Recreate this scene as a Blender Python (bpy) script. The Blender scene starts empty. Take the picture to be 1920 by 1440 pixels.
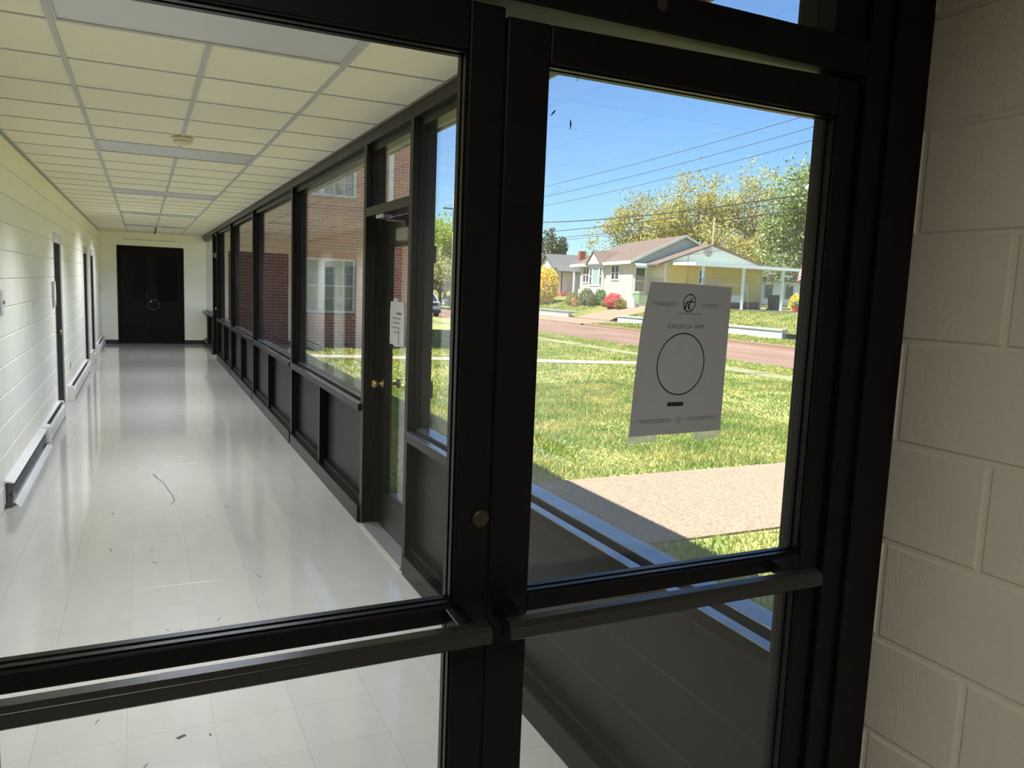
import bpy, bmesh, math, random
import numpy as np
from mathutils import Vector, Matrix

sc = bpy.context.scene
COL = sc.collection
random.seed(7)
rng = np.random.default_rng(7)

# ------------------------------------------------------------------ camera
CAMZ = 1.72
cam_d = bpy.data.cameras.new('camera')
cam = bpy.data.objects.new('camera', cam_d)
COL.objects.link(cam)
cam_d.sensor_fit = 'HORIZONTAL'
cam_d.sensor_width = 36.0
cam_d.lens = 36.0 * 1451.0 / 1920.0
cam_d.clip_start = 0.02
cam_d.clip_end = 2000
right = Vector((0.90343, -0.42697, 0.03886))
up = Vector((0.01742, 0.1271, 0.99174))
fwd = Vector((0.42838, 0.89529, -0.12227))
M = Matrix((right, up, -fwd)).transposed().to_4x4()
M.translation = Vector((0, 0, CAMZ))
cam.matrix_world = M
sc.camera = cam

# ------------------------------------------------------------------ sky, sun, exposure
SUN_EL, SUN_AZ = math.radians(64.0), math.radians(3.0)      # from -X, a touch from +Y
world = bpy.data.worlds.new('sky'); sc.world = world
world.use_nodes = True
wn = world.node_tree.nodes; wl = world.node_tree.links
bg = wn['Background']
sky = wn.new('ShaderNodeTexSky')
sky.sky_type = 'NISHITA'
sky.sun_disc = False
sky.sun_elevation = SUN_EL
sky.sun_rotation = math.radians(-87.0)
sky.altitude = 0
sky.air_density = 1.0
sky.dust_density = 0.3
sky.ozone_density = 4.0
tint = wn.new('ShaderNodeMix'); tint.data_type = 'RGBA'; tint.blend_type = 'MULTIPLY'      # clear deep-blue day, whole sky alike
tint.inputs['Factor'].default_value = 1.0; tint.inputs['B'].default_value = (0.70, 0.90, 1.08, 1)
wl.new(sky.outputs[0], tint.inputs['A']); wl.new(tint.outputs['Result'], bg.inputs['Color'])
bg.inputs['Strength'].default_value = 0.086
sun_d = bpy.data.lights.new('sun', 'SUN')
sun_d.energy = 7.2
sun_d.angle = math.radians(0.6)
sun_d.color = (1.0, 0.95, 0.86)
sun = bpy.data.objects.new('sun', sun_d); COL.objects.link(sun)
sdir = Vector((math.cos(SUN_EL) * math.cos(SUN_AZ), -math.cos(SUN_EL) * math.sin(SUN_AZ), -math.sin(SUN_EL)))
sun.rotation_euler = sdir.to_track_quat('-Z', 'Y').to_euler()
sun.location = (-20, 5, 40)
vs = sc.view_settings
vs.view_transform = 'Standard'; vs.look = 'None'; vs.gamma = 1.0; vs.use_curve_mapping = False
vs.exposure = 1.45
sc.cycles.use_denoising = True
sc.cycles.max_bounces = 14
sc.cycles.diffuse_bounces = 8
sc.cycles.glossy_bounces = 5
sc.cycles.transparent_max_bounces = 24
sc.cycles.sample_clamp_indirect = 8.0

# ------------------------------------------------------------------ materials
MATS = {}
def nodes_of(name):
    m = bpy.data.materials.new(name); m.use_nodes = True
    n = m.node_tree.nodes; l = m.node_tree.links
    return m, n, l, n['Principled BSDF']

def mat(name, col, rough=0.5, metal=0.0, var=None, vscale=6.0, vary_obj=0.0, bump=0.0, bscale=60.0,
        spec=0.5, emit=None, coat=0.0, island=False, detail=6.0, rvar=0.0, stretch=None):
    """principled paint; var = second colour mixed in by noise, vary_obj = per-piece brightness spread"""
    m, n, l, b = nodes_of(name)
    b.inputs['Roughness'].default_value = rough
    b.inputs['Metallic'].default_value = metal
    b.inputs['Specular IOR Level'].default_value = spec
    if coat:
        b.inputs['Coat Weight'].default_value = coat
        b.inputs['Coat Roughness'].default_value = 0.07
    geo = n.new('ShaderNodeNewGeometry')
    pos = geo.outputs['Position']
    if stretch:
        vm = n.new('ShaderNodeVectorMath'); vm.operation = 'MULTIPLY'
        vm.inputs[1].default_value = stretch
        l.new(pos, vm.inputs[0]); pos = vm.outputs[0]
    src = None
    rgb = n.new('ShaderNodeRGB'); rgb.outputs[0].default_value = (*col, 1); src = rgb.outputs[0]
    if var is not None:
        ns = n.new('ShaderNodeTexNoise'); ns.inputs['Scale'].default_value = vscale
        ns.inputs['Detail'].default_value = detail
        l.new(pos, ns.inputs['Vector'])
        rp = n.new('ShaderNodeValToRGB')
        rp.color_ramp.elements[0].position = 0.32; rp.color_ramp.elements[1].position = 0.68
        l.new(ns.outputs[0], rp.inputs[0])
        mx = n.new('ShaderNodeMix'); mx.data_type = 'RGBA'
        l.new(rp.outputs[0], mx.inputs['Factor']); l.new(src, mx.inputs['A'])
        mx.inputs['B'].default_value = (*var, 1); src = mx.outputs['Result']
        if rvar:
            mr = n.new('ShaderNodeMapRange')
            mr.inputs['To Min'].default_value = rough; mr.inputs['To Max'].default_value = rough + rvar
            l.new(ns.outputs[0], mr.inputs['Value']); l.new(mr.outputs[0], b.inputs['Roughness'])
    if vary_obj:
        rnd = geo.outputs['Random Per Island']
        if not island:
            oi = n.new('ShaderNodeObjectInfo')
            rnd = oi.outputs['Random']
        else:
            oi = n.new('ShaderNodeObjectInfo')
            ad = n.new('ShaderNodeMath'); ad.operation = 'ADD'
            l.new(rnd, ad.inputs[0]); l.new(oi.outputs['Random'], ad.inputs[1])
            fr = n.new('ShaderNodeMath'); fr.operation = 'FRACT'; l.new(ad.outputs[0], fr.inputs[0])
            rnd = fr.outputs[0]
        mr = n.new('ShaderNodeMapRange')
        mr.inputs['To Min'].default_value = 1 - vary_obj; mr.inputs['To Max'].default_value = 1 + vary_obj
        l.new(rnd, mr.inputs['Value'])
        hs = n.new('ShaderNodeHueSaturation'); l.new(src, hs.inputs['Color']); l.new(mr.outputs[0], hs.inputs['Value'])
        src = hs.outputs[0]
    l.new(src, b.inputs['Base Color'])
    if bump:
        nb = n.new('ShaderNodeTexNoise'); nb.inputs['Scale'].default_value = bscale; nb.inputs['Detail'].default_value = 5
        l.new(pos, nb.inputs['Vector'])
        bp = n.new('ShaderNodeBump'); bp.inputs['Strength'].default_value = bump; bp.inputs['Distance'].default_value = 0.004
        l.new(nb.outputs[0], bp.inputs['Height']); l.new(bp.outputs[0], b.inputs['Normal'])
    if emit:
        b.inputs['Emission Color'].default_value = (*emit[0], 1)
        b.inputs['Emission Strength'].default_value = emit[1]
    MATS[name] = m
    return m

def glass(name, tint=(1, 1, 1), dirt=0.0):
    m = bpy.data.materials.new(name); m.use_nodes = True
    n = m.node_tree.nodes; l = m.node_tree.links; n.clear()
    out = n.new('ShaderNodeOutputMaterial')
    tr = n.new('ShaderNodeBsdfTransparent'); tr.inputs[0].default_value = (*tint, 1)
    gl = n.new('ShaderNodeBsdfGlossy'); gl.inputs['Roughness'].default_value = 0.0
    geo = n.new('ShaderNodeNewGeometry')
    mr = n.new('ShaderNodeMapRange'); mr.inputs['To Min'].default_value = 1.5; mr.inputs['To Max'].default_value = 1 / 1.5
    l.new(geo.outputs['Backfacing'], mr.inputs['Value'])      # same reflectance on both faces of the pane
    fr = n.new('ShaderNodeFresnel'); l.new(mr.outputs[0], fr.inputs['IOR'])
    mx = n.new('ShaderNodeMixShader'); l.new(fr.outputs[0], mx.inputs[0]); l.new(tr.outputs[0], mx.inputs[1]); l.new(gl.outputs[0], mx.inputs[2])
    last = mx.outputs[0]
    if dirt:
        ns = n.new('ShaderNodeTexNoise'); ns.inputs['Scale'].default_value = 3.0; ns.inputs['Detail'].default_value = 8
        l.new(geo.outputs['Position'], ns.inputs['Vector'])
        m2 = n.new('ShaderNodeMath'); m2.operation = 'MULTIPLY'; m2.inputs[1].default_value = dirt
        l.new(ns.outputs[0], m2.inputs[0])
        df = n.new('ShaderNodeBsdfDiffuse'); df.inputs[0].default_value = (0.75, 0.74, 0.7, 1)
        mx2 = n.new('ShaderNodeMixShader'); l.new(m2.outputs[0], mx2.inputs[0]); l.new(last, mx2.inputs[1]); l.new(df.outputs[0], mx2.inputs[2])
        last = mx2.outputs[0]
    l.new(last, out.inputs[0])
    MATS[name] = m
    return m

def leaf_mat(name, c1, c2, trans=0.35):
    m, n, l, b = nodes_of(name)
    geo = n.new('ShaderNodeNewGeometry')
    mx = n.new('ShaderNodeMix'); mx.data_type = 'RGBA'
    mx.inputs['A'].default_value = (*c1, 1); mx.inputs['B'].default_value = (*c2, 1)
    l.new(geo.outputs['Random Per Island'], mx.inputs['Factor'])
    l.new(mx.outputs['Result'], b.inputs['Base Color'])
    b.inputs['Roughness'].default_value = 0.6
    out = n['Material Output']
    tl = n.new('ShaderNodeBsdfTranslucent'); l.new(mx.outputs['Result'], tl.inputs[0])
    ms = n.new('ShaderNodeMixShader'); ms.inputs[0].default_value = trans
    l.new(b.outputs[0], ms.inputs[1]); l.new(tl.outputs[0], ms.inputs[2]); l.new(ms.outputs[0], out.inputs[0])
    MATS[name] = m
    return m

def brick_mat(name, cols):
    m, n, l, b = nodes_of(name)
    geo = n.new('ShaderNodeNewGeometry'); oi = n.new('ShaderNodeObjectInfo')
    ad = n.new('ShaderNodeMath'); ad.operation = 'ADD'
    l.new(geo.outputs['Random Per Island'], ad.inputs[0]); l.new(oi.outputs['Random'], ad.inputs[1])
    fr = n.new('ShaderNodeMath'); fr.operation = 'FRACT'; l.new(ad.outputs[0], fr.inputs[0])
    rp = n.new('ShaderNodeValToRGB')
    els = rp.color_ramp.elements
    els[0].color = (*cols[0], 1); els[1].color = (*cols[-1], 1)
    for i, c in enumerate(cols[1:-1]):
        e = els.new((i + 1) / (len(cols) - 1)); e.color = (*c, 1)
    l.new(fr.outputs[0], rp.inputs[0]); l.new(rp.outputs[0], b.inputs['Base Color'])
    b.inputs['Roughness'].default_value = 0.85
    ns = n.new('ShaderNodeTexNoise'); ns.inputs['Scale'].default_value = 90
    l.new(geo.outputs['Position'], ns.inputs['Vector'])
    bp = n.new('ShaderNodeBump'); bp.inputs['Strength'].default_value = 0.4; bp.inputs['Distance'].default_value = 0.004
    l.new(ns.outputs[0], bp.inputs['Height']); l.new(bp.outputs[0], b.inputs['Normal'])
    MATS[name] = m
    return m

mat('block_paint', (0.90, 0.85, 0.69), 0.42, var=(0.87, 0.82, 0.65), vscale=2.5, bump=0.35, bscale=120, vary_obj=0.015)
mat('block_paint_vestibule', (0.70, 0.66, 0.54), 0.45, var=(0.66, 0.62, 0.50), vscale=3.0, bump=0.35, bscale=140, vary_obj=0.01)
mat('lobby_dark_wall', (0.10, 0.075, 0.05), 0.6, var=(0.08, 0.06, 0.04), vscale=3, stretch=(1, 1, 0.1))  # unseen lobby walls, darkened to weaken their reflection in the door glass
mat('mortar_paint', (0.76, 0.745, 0.67), 0.6)
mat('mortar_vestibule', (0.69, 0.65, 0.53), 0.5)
mat('ceiling_tile', (0.88, 0.82, 0.645), 0.9, var=(0.82, 0.76, 0.59), vscale=150, bump=0.9, bscale=180, vary_obj=0.03)
mat('tee', (0.46, 0.45, 0.42), 0.5)
mat('vct', (0.46, 0.43, 0.365), 0.30, var=(0.425, 0.40, 0.34), vscale=3.0, vary_obj=0.012, bump=0.03, bscale=7, rvar=0.10, stretch=(3, 0.8, 1), coat=1.0)
mat('old_walk', (0.20, 0.19, 0.115), 0.95, var=(0.15, 0.17, 0.06), vscale=4)
mat('vct_base', (0.42, 0.39, 0.33), 0.6)
mat('scuff', (0.05, 0.045, 0.04), 0.6)
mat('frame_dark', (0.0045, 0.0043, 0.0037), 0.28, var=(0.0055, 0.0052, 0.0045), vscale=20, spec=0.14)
mat('sill_metal', (0.27, 0.29, 0.31), 0.24, metal=0.85, var=(0.2, 0.215, 0.23), vscale=9)
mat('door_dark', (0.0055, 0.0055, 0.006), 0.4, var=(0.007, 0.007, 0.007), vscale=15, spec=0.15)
mat('knee_panel', (0.010, 0.010, 0.009), 0.45, var=(0.0125, 0.012, 0.011), vscale=6, spec=0.25)
mat('bar_metal', (0.03, 0.03, 0.028), 0.22, metal=0.3)
mat('brass', (0.35, 0.24, 0.10), 0.35, metal=0.9)
mat('alu', (0.62, 0.60, 0.56), 0.35, metal=0.8)
mat('bronze_dull', (0.055, 0.04, 0.028), 0.5, metal=0.5)
mat('lens', (0.58, 0.575, 0.57), 0.35, bump=0.2, bscale=400)
mat('plastic_cream', (0.72, 0.64, 0.46), 0.45)
mat('closer_tan', (0.20, 0.175, 0.13), 0.4)
mat('heater', (0.72, 0.70, 0.64), 0.4, var=(0.66, 0.63, 0.57), vscale=8)
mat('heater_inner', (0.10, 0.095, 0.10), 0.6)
mat('fins', (0.42, 0.41, 0.42), 0.4, metal=0.7)
mat('leaf_brown', (0.008, 0.007, 0.006), 0.6, spec=0.1)
mat('jamb_grey', (0.50, 0.46, 0.40), 0.5)
mat('black_door', (0.004, 0.004, 0.004), 0.5, spec=0.12)
mat('dark_pane', (0.004, 0.004, 0.005), 0.15, spec=0.15)
mat('baseboard', (0.02, 0.018, 0.016), 0.5)
mat('plate', (0.68, 0.67, 0.62), 0.4)
mat('plate_grey', (0.42, 0.42, 0.38), 0.5)
mat('ink', (0.012, 0.012, 0.014), 0.7)
mat('ink_faint', (0.10, 0.10, 0.105), 0.8)
mat('white_ext', (0.70, 0.70, 0.69), 0.5)
mat('soffit', (0.78, 0.73, 0.60), 0.7)
mat('roof_mem', (0.25, 0.24, 0.23), 0.9)
mat('interior_dark', (0.25, 0.24, 0.22), 0.8)
mat('mortar', (0.80, 0.72, 0.64), 0.95)
brick_mat('brick', [(0.34, 0.07, 0.05), (0.43, 0.10, 0.07), (0.52, 0.15, 0.10), (0.36, 0.09, 0.075), (0.48, 0.12, 0.075)])
mat('brick_sill', (0.30, 0.16, 0.10), 0.9)
mat('curtain', (0.42, 0.42, 0.40), 0.9)
mat('concrete_agg', (0.30, 0.235, 0.165), 0.95, var=(0.15, 0.108, 0.078), vscale=38, bump=0.8, bscale=90)
mat('concrete', (0.34, 0.29, 0.235), 0.9, var=(0.28, 0.24, 0.195), vscale=5, bump=0.3, bscale=60)
mat('concrete_pink', (0.25, 0.165, 0.11), 0.9, var=(0.21, 0.135, 0.09), vscale=2)
mat('street', (0.135, 0.077, 0.05), 0.95, var=(0.20, 0.125, 0.09), vscale=0.7, stretch=(1, 0.25, 1), bump=0.4, bscale=40)
mat('soil_lawn', (0.19, 0.235, 0.055), 0.95, var=(0.28, 0.26, 0.10), vscale=1.6, bump=1.0, bscale=30)
mat('yard', (0.095, 0.135, 0.018), 0.95, var=(0.20, 0.165, 0.05), vscale=0.9, bump=1.0, bscale=25)
mat('far_ground', (0.17, 0.2, 0.07), 0.95, var=(0.23, 0.22, 0.1), vscale=0.2)
mat('curb', (0.22, 0.13, 0.09), 0.95)
mat('retain_white', (0.55, 0.57, 0.50), 0.8, var=(0.46, 0.49, 0.43), vscale=1.5)
leaf_mat('blade', (0.15, 0.27, 0.02), (0.55, 0.49, 0.16), 0.45)
_n, _l = MATS['blade'].node_tree.nodes, MATS['blade'].node_tree.links
_mx = next(q for q in _n if q.bl_idname == 'ShaderNodeMix'); _g = next(q for q in _n if q.bl_idname == 'ShaderNodeNewGeometry')
_ns = _n.new('ShaderNodeTexNoise'); _ns.inputs['Scale'].default_value = 1.3; _ns.inputs['Detail'].default_value = 4; _l.new(_g.outputs['Position'], _ns.inputs['Vector'])
_mr = _n.new('ShaderNodeMapRange'); _mr.inputs['From Min'].default_value = 0.35; _mr.inputs['From Max'].default_value = 0.68; _mr.inputs['To Min'].default_value = -0.25; _mr.inputs['To Max'].default_value = 0.55; _l.new(_ns.outputs[0], _mr.inputs['Value'])
_ad = _n.new('ShaderNodeMath'); _ad.operation = 'MULTIPLY_ADD'; _ad.use_clamp = True; _ad.inputs[1].default_value = 0.6
_l.new(_g.outputs['Random Per Island'], _ad.inputs[0]); _l.new(_mr.outputs[0], _ad.inputs[2]); _l.new(_ad.outputs[0], _mx.inputs['Factor'])
mat('siding_cream', (0.60, 0.56, 0.38), 0.7)
mat('siding_yellow', (0.70, 0.58, 0.25), 0.7)
mat('siding_green', (0.52, 0.60, 0.50), 0.7)
mat('shingle', (0.135, 0.098, 0.08), 0.95, var=(0.095, 0.068, 0.056), vscale=3)
mat('shingle_grey', (0.10, 0.096, 0.105), 0.95, var=(0.075, 0.072, 0.08), vscale=3)
mat('carport_white', (0.72, 0.80, 0.84), 0.5)
mat('house_glass', (0.05, 0.06, 0.065), 0.08)
mat('house_glass_pale', (0.30, 0.40, 0.40), 0.1)
mat('step_green', (0.36, 0.50, 0.32), 0.9)
mat('awning', (0.45, 0.62, 0.58), 0.6)
mat('found', (0.16, 0.08, 0.06), 0.9)
mat('chimney', (0.33, 0.09, 0.06), 0.9)
mat('bark', (0.115, 0.085, 0.06), 0.95, var=(0.18, 0.14, 0.10), vscale=4)
mat('bark_light', (0.30, 0.21, 0.14), 0.95, var=(0.22, 0.16, 0.11), vscale=3)
mat('wire', (0.03, 0.03, 0.035), 0.6)
mat('lamp_white', (0.78, 0.80, 0.80), 0.4)
mat('flag_red', (0.55, 0.05, 0.07), 0.8)
mat('flag_white', (0.78, 0.76, 0.76), 0.8)
mat('flag_blue', (0.06, 0.08, 0.22), 0.8)
mat('bin_black', (0.02, 0.02, 0.024), 0.5)
mat('car_paint', (0.62, 0.66, 0.72), 0.25, coat=0.6)
mat('car_dark', (0.02, 0.022, 0.026), 0.35)
mat('car_glass', (0.03, 0.04, 0.05), 0.05)
mat('car_light', (0.55, 0.52, 0.48), 0.15)
mat('tyre', (0.018, 0.018, 0.018), 0.8)
mat('red_plastic', (0.55, 0.06, 0.05), 0.5)
mat('bug', (0.015, 0.015, 0.02), 0.7)
leaf_mat('leaf_yellowgreen', (0.30, 0.29, 0.08), (0.52, 0.46, 0.17), 0.4)
leaf_mat('leaf_pale', (0.33, 0.35, 0.13), (0.50, 0.48, 0.24), 0.4)
leaf_mat('leaf_green', (0.13, 0.20, 0.045), (0.38, 0.43, 0.17), 0.35)
leaf_mat('leaf_bright', (0.22, 0.36, 0.04), (0.45, 0.55, 0.12), 0.45)
leaf_mat('leaf_ever', (0.045, 0.07, 0.03), (0.09, 0.12, 0.06), 0.2)
leaf_mat('leaf_forsythia', (0.62, 0.44, 0.02), (0.85, 0.66, 0.06), 0.3)
leaf_mat('leaf_azalea', (0.65, 0.08, 0.14), (0.80, 0.25, 0.25), 0.3)
leaf_mat('leaf_shrub', (0.10, 0.13, 0.055), (0.21, 0.22, 0.11), 0.3)
leaf_mat('leaf_box', (0.07, 0.17, 0.03), (0.18, 0.30, 0.08), 0.3)
leaf_mat('leaf_olive', (0.20, 0.19, 0.04), (0.34, 0.28, 0.08), 0.3)
leaf_mat('leaf_orange', (0.45, 0.20, 0.06), (0.60, 0.34, 0.12), 0.3)
leaf_mat('leaf_flower', (0.70, 0.52, 0.04), (0.80, 0.68, 0.1), 0.3)
glass('glass_door', (0.97, 0.975, 0.975))
glass('glass_win', (0.985, 0.99, 0.985), dirt=0.02)
# paper lets some of the daylight behind it through
def paper_mat(name, col, trans):
    m, n, l, b = nodes_of(name)
    geo = n.new('ShaderNodeNewGeometry')
    ns = n.new('ShaderNodeTexNoise'); ns.inputs['Scale'].default_value = 60
    l.new(geo.outputs['Position'], ns.inputs['Vector'])
    mx = n.new('ShaderNodeMix'); mx.data_type = 'RGBA'
    l.new(ns.outputs[0], mx.inputs['Factor'])
    mx.inputs['A'].default_value = (*[c * 0.94 for c in col], 1); mx.inputs['B'].default_value = (*col, 1)
    l.new(mx.outputs['Result'], b.inputs['Base Color'])
    b.inputs['Roughness'].default_value = 0.8
    tl = n.new('ShaderNodeBsdfTranslucent'); l.new(mx.outputs['Result'], tl.inputs[0])
    ms = n.new('ShaderNodeMixShader'); ms.inputs[0].default_value = trans
    l.new(b.outputs[0], ms.inputs[1]); l.new(tl.outputs[0], ms.inputs[2]); l.new(ms.outputs[0], n['Material Output'].inputs[0])
    MATS[name] = m
paper_mat('paper', (0.50, 0.52, 0.55), 0.10)  # page base darkened for its backlit look; paper_lit is the lit copy
paper_mat('paper_lit', (0.70, 0.68, 0.62), 0.35)
def tape_mat(name):
    m, n, l, b = nodes_of(name)
    b.inputs['Base Color'].default_value = (0.8, 0.79, 0.74, 1); b.inputs['Roughness'].default_value = 0.3
    tr = n.new('ShaderNodeBsdfTransparent'); tl = n.new('ShaderNodeBsdfTranslucent'); tl.inputs[0].default_value = (0.85, 0.83, 0.76, 1)
    m1 = n.new('ShaderNodeMixShader'); m1.inputs[0].default_value = 0.6
    l.new(b.outputs[0], m1.inputs[1]); l.new(tl.outputs[0], m1.inputs[2])
    m2 = n.new('ShaderNodeMixShader'); m2.inputs[0].default_value = 0.6
    l.new(m1.outputs[0], m2.inputs[1]); l.new(tr.outputs[0], m2.inputs[2])
    l.new(m2.outputs[0], n['Material Output'].inputs[0])
    MATS[name] = m
tape_mat('tape')

# ------------------------------------------------------------------ mesh helpers
OFF = {}                                   # world offset of an object's own space (translation only)
def tag(o, label=None, cat=None, group=None, kind=None):
    if label: o['label'] = label
    if cat: o['category'] = cat
    if group: o['group'] = group
    if kind: o['kind'] = kind
    return o
def empty(name, loc=(0, 0, 0), rz=0.0, **kw):
    o = bpy.data.objects.new(name, None); COL.objects.link(o)
    o.empty_display_size = 0.1
    o.location = loc; o.rotation_euler = (0, 0, rz)
    OFF[o.name] = Vector(loc) if rz == 0 else None
    return tag(o, **kw)
def link(name, me, parent=None, loc=None):
    """loc=None: vertices are in world space (or in a rotated parent's own space)"""
    o = bpy.data.objects.new(name, me); COL.objects.link(o)
    w = Vector(loc) if loc is not None else Vector((0, 0, 0))
    if parent is not None:
        o.parent = parent
        po = OFF.get(parent.name)
        o.location = w - po if po is not None else w
        OFF[o.name] = w if po is not None else None
    else:
        o.location = w; OFF[o.name] = w
    return o
def np_mesh(name, verts, faces, m):
    me = bpy.data.meshes.new(name)
    verts = np.asarray(verts, dtype=np.float32); faces = np.asarray(faces, dtype=np.int32)
    nf, k = faces.shape
    me.vertices.add(len(verts)); me.vertices.foreach_set('co', verts.ravel())
    me.loops.add(nf * k); me.loops.foreach_set('vertex_index', faces.ravel())
    me.polygons.add(nf)
    me.polygons.foreach_set('loop_start', np.arange(0, nf * k, k, dtype=np.int32))
    me.update(calc_edges=True)
    me.materials.append(MATS[m])
    return me

class MB:
    def __init__(s): s.v = []; s.f = []
    def add(s, vs_, fs_):
        o = len(s.v); s.v += [tuple(p) for p in vs_]; s.f += [tuple(i + o for i in f) for f in fs_]; return s
    def box(s, x0, x1, y0, y1, z0, z1):
        if x0 > x1: x0, x1 = x1, x0
        if y0 > y1: y0, y1 = y1, y0
        if z0 > z1: z0, z1 = z1, z0
        return s.add([(x0, y0, z0), (x1, y0, z0), (x1, y1, z0), (x0, y1, z0), (x0, y0, z1), (x1, y0, z1), (x1, y1, z1), (x0, y1, z1)],
                     [(0, 3, 2, 1), (4, 5, 6, 7), (0, 1, 5, 4), (1, 2, 6, 5), (2, 3, 7, 6), (3, 0, 4, 7)])
    def prism(s, poly, axis, a, b):
        """poly: 2-D outline, extruded along axis from a to b"""
        def P(p, t):
            if axis == 'x': return (t, p[0], p[1])
            if axis == 'y': return (p[0], t, p[1])
            return (p[0], p[1], t)
        n = len(poly)
        v = [P(p, a) for p in poly] + [P(p, b) for p in poly]
        f = [tuple(range(n))[::-1], tuple(range(n, 2 * n))] + [(i, (i + 1) % n, (i + 1) % n + n, i + n) for i in range(n)]
        return s.add(v, f)
    def tube(s, pts, r, n=8, cap=True):
        pts = [Vector(p) for p in pts]
        rs = r if isinstance(r, (list, tuple)) else [r] * len(pts)
        rings = []
        prev = None
        for i, p in enumerate(pts):
            d = (pts[min(i + 1, len(pts) - 1)] - pts[max(i - 1, 0)])
            if d.length < 1e-9: d = Vector((0, 0, 1))
            d.normalize()
            a = prev if prev is not None else (Vector((1, 0, 0)) if abs(d.x) < 0.9 else Vector((0, 1, 0)))
            a = (a - d * a.dot(d)); a.normalize(); prev = a
            b = d.cross(a)
            rings.append([p + (a * math.cos(2 * math.pi * k / n) + b * math.sin(2 * math.pi * k / n)) * rs[i] for k in range(n)])
        o = len(s.v)
        for rg in rings: s.v += [tuple(q) for q in rg]
        for i in range(len(rings) - 1):
            for k in range(n):
                s.f.append((o + i * n + k, o + i * n + (k + 1) % n, o + (i + 1) * n + (k + 1) % n, o + (i + 1) * n + k))
        if cap:
            s.f.append(tuple(o + k for k in range(n))[::-1]); s.f.append(tuple(o + (len(rings) - 1) * n + k for k in range(n)))
        return s
    def lathe(s, prof, c, axis='z', n=20):
        """prof: (radius, along) pairs turned about an axis through c"""
        c = Vector(c); o = len(s.v)
        for r, h in prof:
            for k in range(n):
                t = 2 * math.pi * k / n; a, b = r * math.cos(t), r * math.sin(t)
                q = {'z': (a, b, h), 'y': (a, h, b), 'x': (h, a, b)}[axis]
                s.v.append(tuple(c + Vector(q)))
        m_ = len(prof)
        for i in range(m_ - 1):
            for k in range(n):
                s.f.append((o + i * n + k, o + i * n + (k + 1) % n, o + (i + 1) * n + (k + 1) % n, o + (i + 1) * n + k))
        s.f.append(tuple(o + k for k in range(n))); s.f.append(tuple(o + (m_ - 1) * n + k for k in range(n)))
        return s
    def mesh(s, name, m, smooth=False):
        me = bpy.data.meshes.new(name)
        me.from_pydata(s.v, [], s.f); me.materials.append(MATS[m])
        bm = bmesh.new(); bm.from_mesh(me); bmesh.ops.recalc_face_normals(bm, faces=bm.faces); bm.to_mesh(me); bm.free()
        if smooth: me.polygons.foreach_set('use_smooth', [True] * len(me.polygons))
        return me
    def build(s, name, m, parent=None, loc=None, bevel=0.0, smooth=False, **kw):
        o = link(name, s.mesh(name, m, smooth), parent, loc)
        if bevel:
            b = o.modifiers.new('edge', 'BEVEL'); b.width = bevel; b.segments = 2; b.limit_method = 'ANGLE'; b.angle_limit = math.radians(40)
        return tag(o, **kw)
def box(name, m, b, parent=None, bevel=0.0, **kw):
    return MB().box(*b).build(name, m, parent, bevel=bevel, **kw)

PIECE = {}
def chamfer_box(sx, sy, sz, c, m, axis):
    """a block of given size about its centre with its front face (towards -axis or +axis) chamfered"""
    key = (round(sx, 4), round(sy, 4), round(sz, 4), c, m, axis)
    if key in PIECE: return PIECE[key]
    if axis[1] == 'x': w, h, d = sy, sz, sx
    elif axis[1] == 'y': w, h, d = sx, sz, sy
    else: w, h, d = sx, sy, sz
    sg = 1 if axis[0] == '+' else -1
    ring = lambda q, t: [(-w / 2 + q, -h / 2 + q, t), (w / 2 - q, -h / 2 + q, t), (w / 2 - q, h / 2 - q, t), (-w / 2 + q, h / 2 - q, t)]
    vs_ = ring(0, -d / 2) + ring(0, d / 2 - c) + ring(c, d / 2)
    fs_ = [(0, 3, 2, 1), (8, 9, 10, 11)]
    for i in range(4):
        j = (i + 1) % 4
        fs_ += [(i, j, 4 + j, 4 + i), (4 + i, 4 + j, 8 + j, 8 + i)]
    def mp(p):
        a, b, t = p; t *= sg
        return {'x': (t, a, b), 'y': (a, t, b), 'z': (a, b, t)}[axis[1]]
    me = MB().add([mp(p) for p in vs_], fs_).mesh('piece', m)
    PIECE[key] = me
    return me

def lay_pieces(parent, name, rects, depth_c, thick, axis, m, c, limit=300, key=lambda r: 0):
    """rects (a0,a1,b0,b1) on a plane; the `limit` nearest become objects of their own, the rest one stuff mesh"""
    rects = sorted(rects, key=key)
    rest = MB()
    for i, (a0, a1, b0, b1) in enumerate(rects):
        ca, cb, sa, sb = (a0 + a1) / 2, (b0 + b1) / 2, a1 - a0, b1 - b0
        size, loc = {'x': ((thick, sa, sb), (depth_c, ca, cb)), 'y': ((sa, thick, sb), (ca, depth_c, cb)), 'z': ((sa, sb, thick), (ca, cb, depth_c))}[axis[1]]
        me = chamfer_box(*size, c, m, axis)
        if i < limit:
            link(name, me, parent, loc)
        else:
            L = Vector(loc)
            rest.add([Vector(v.co) + L for v in me.vertices], [tuple(p.vertices) for p in me.polygons])
    if rest.v:
        rest.build(name + '_rest', m, parent, kind='stuff')

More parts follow.
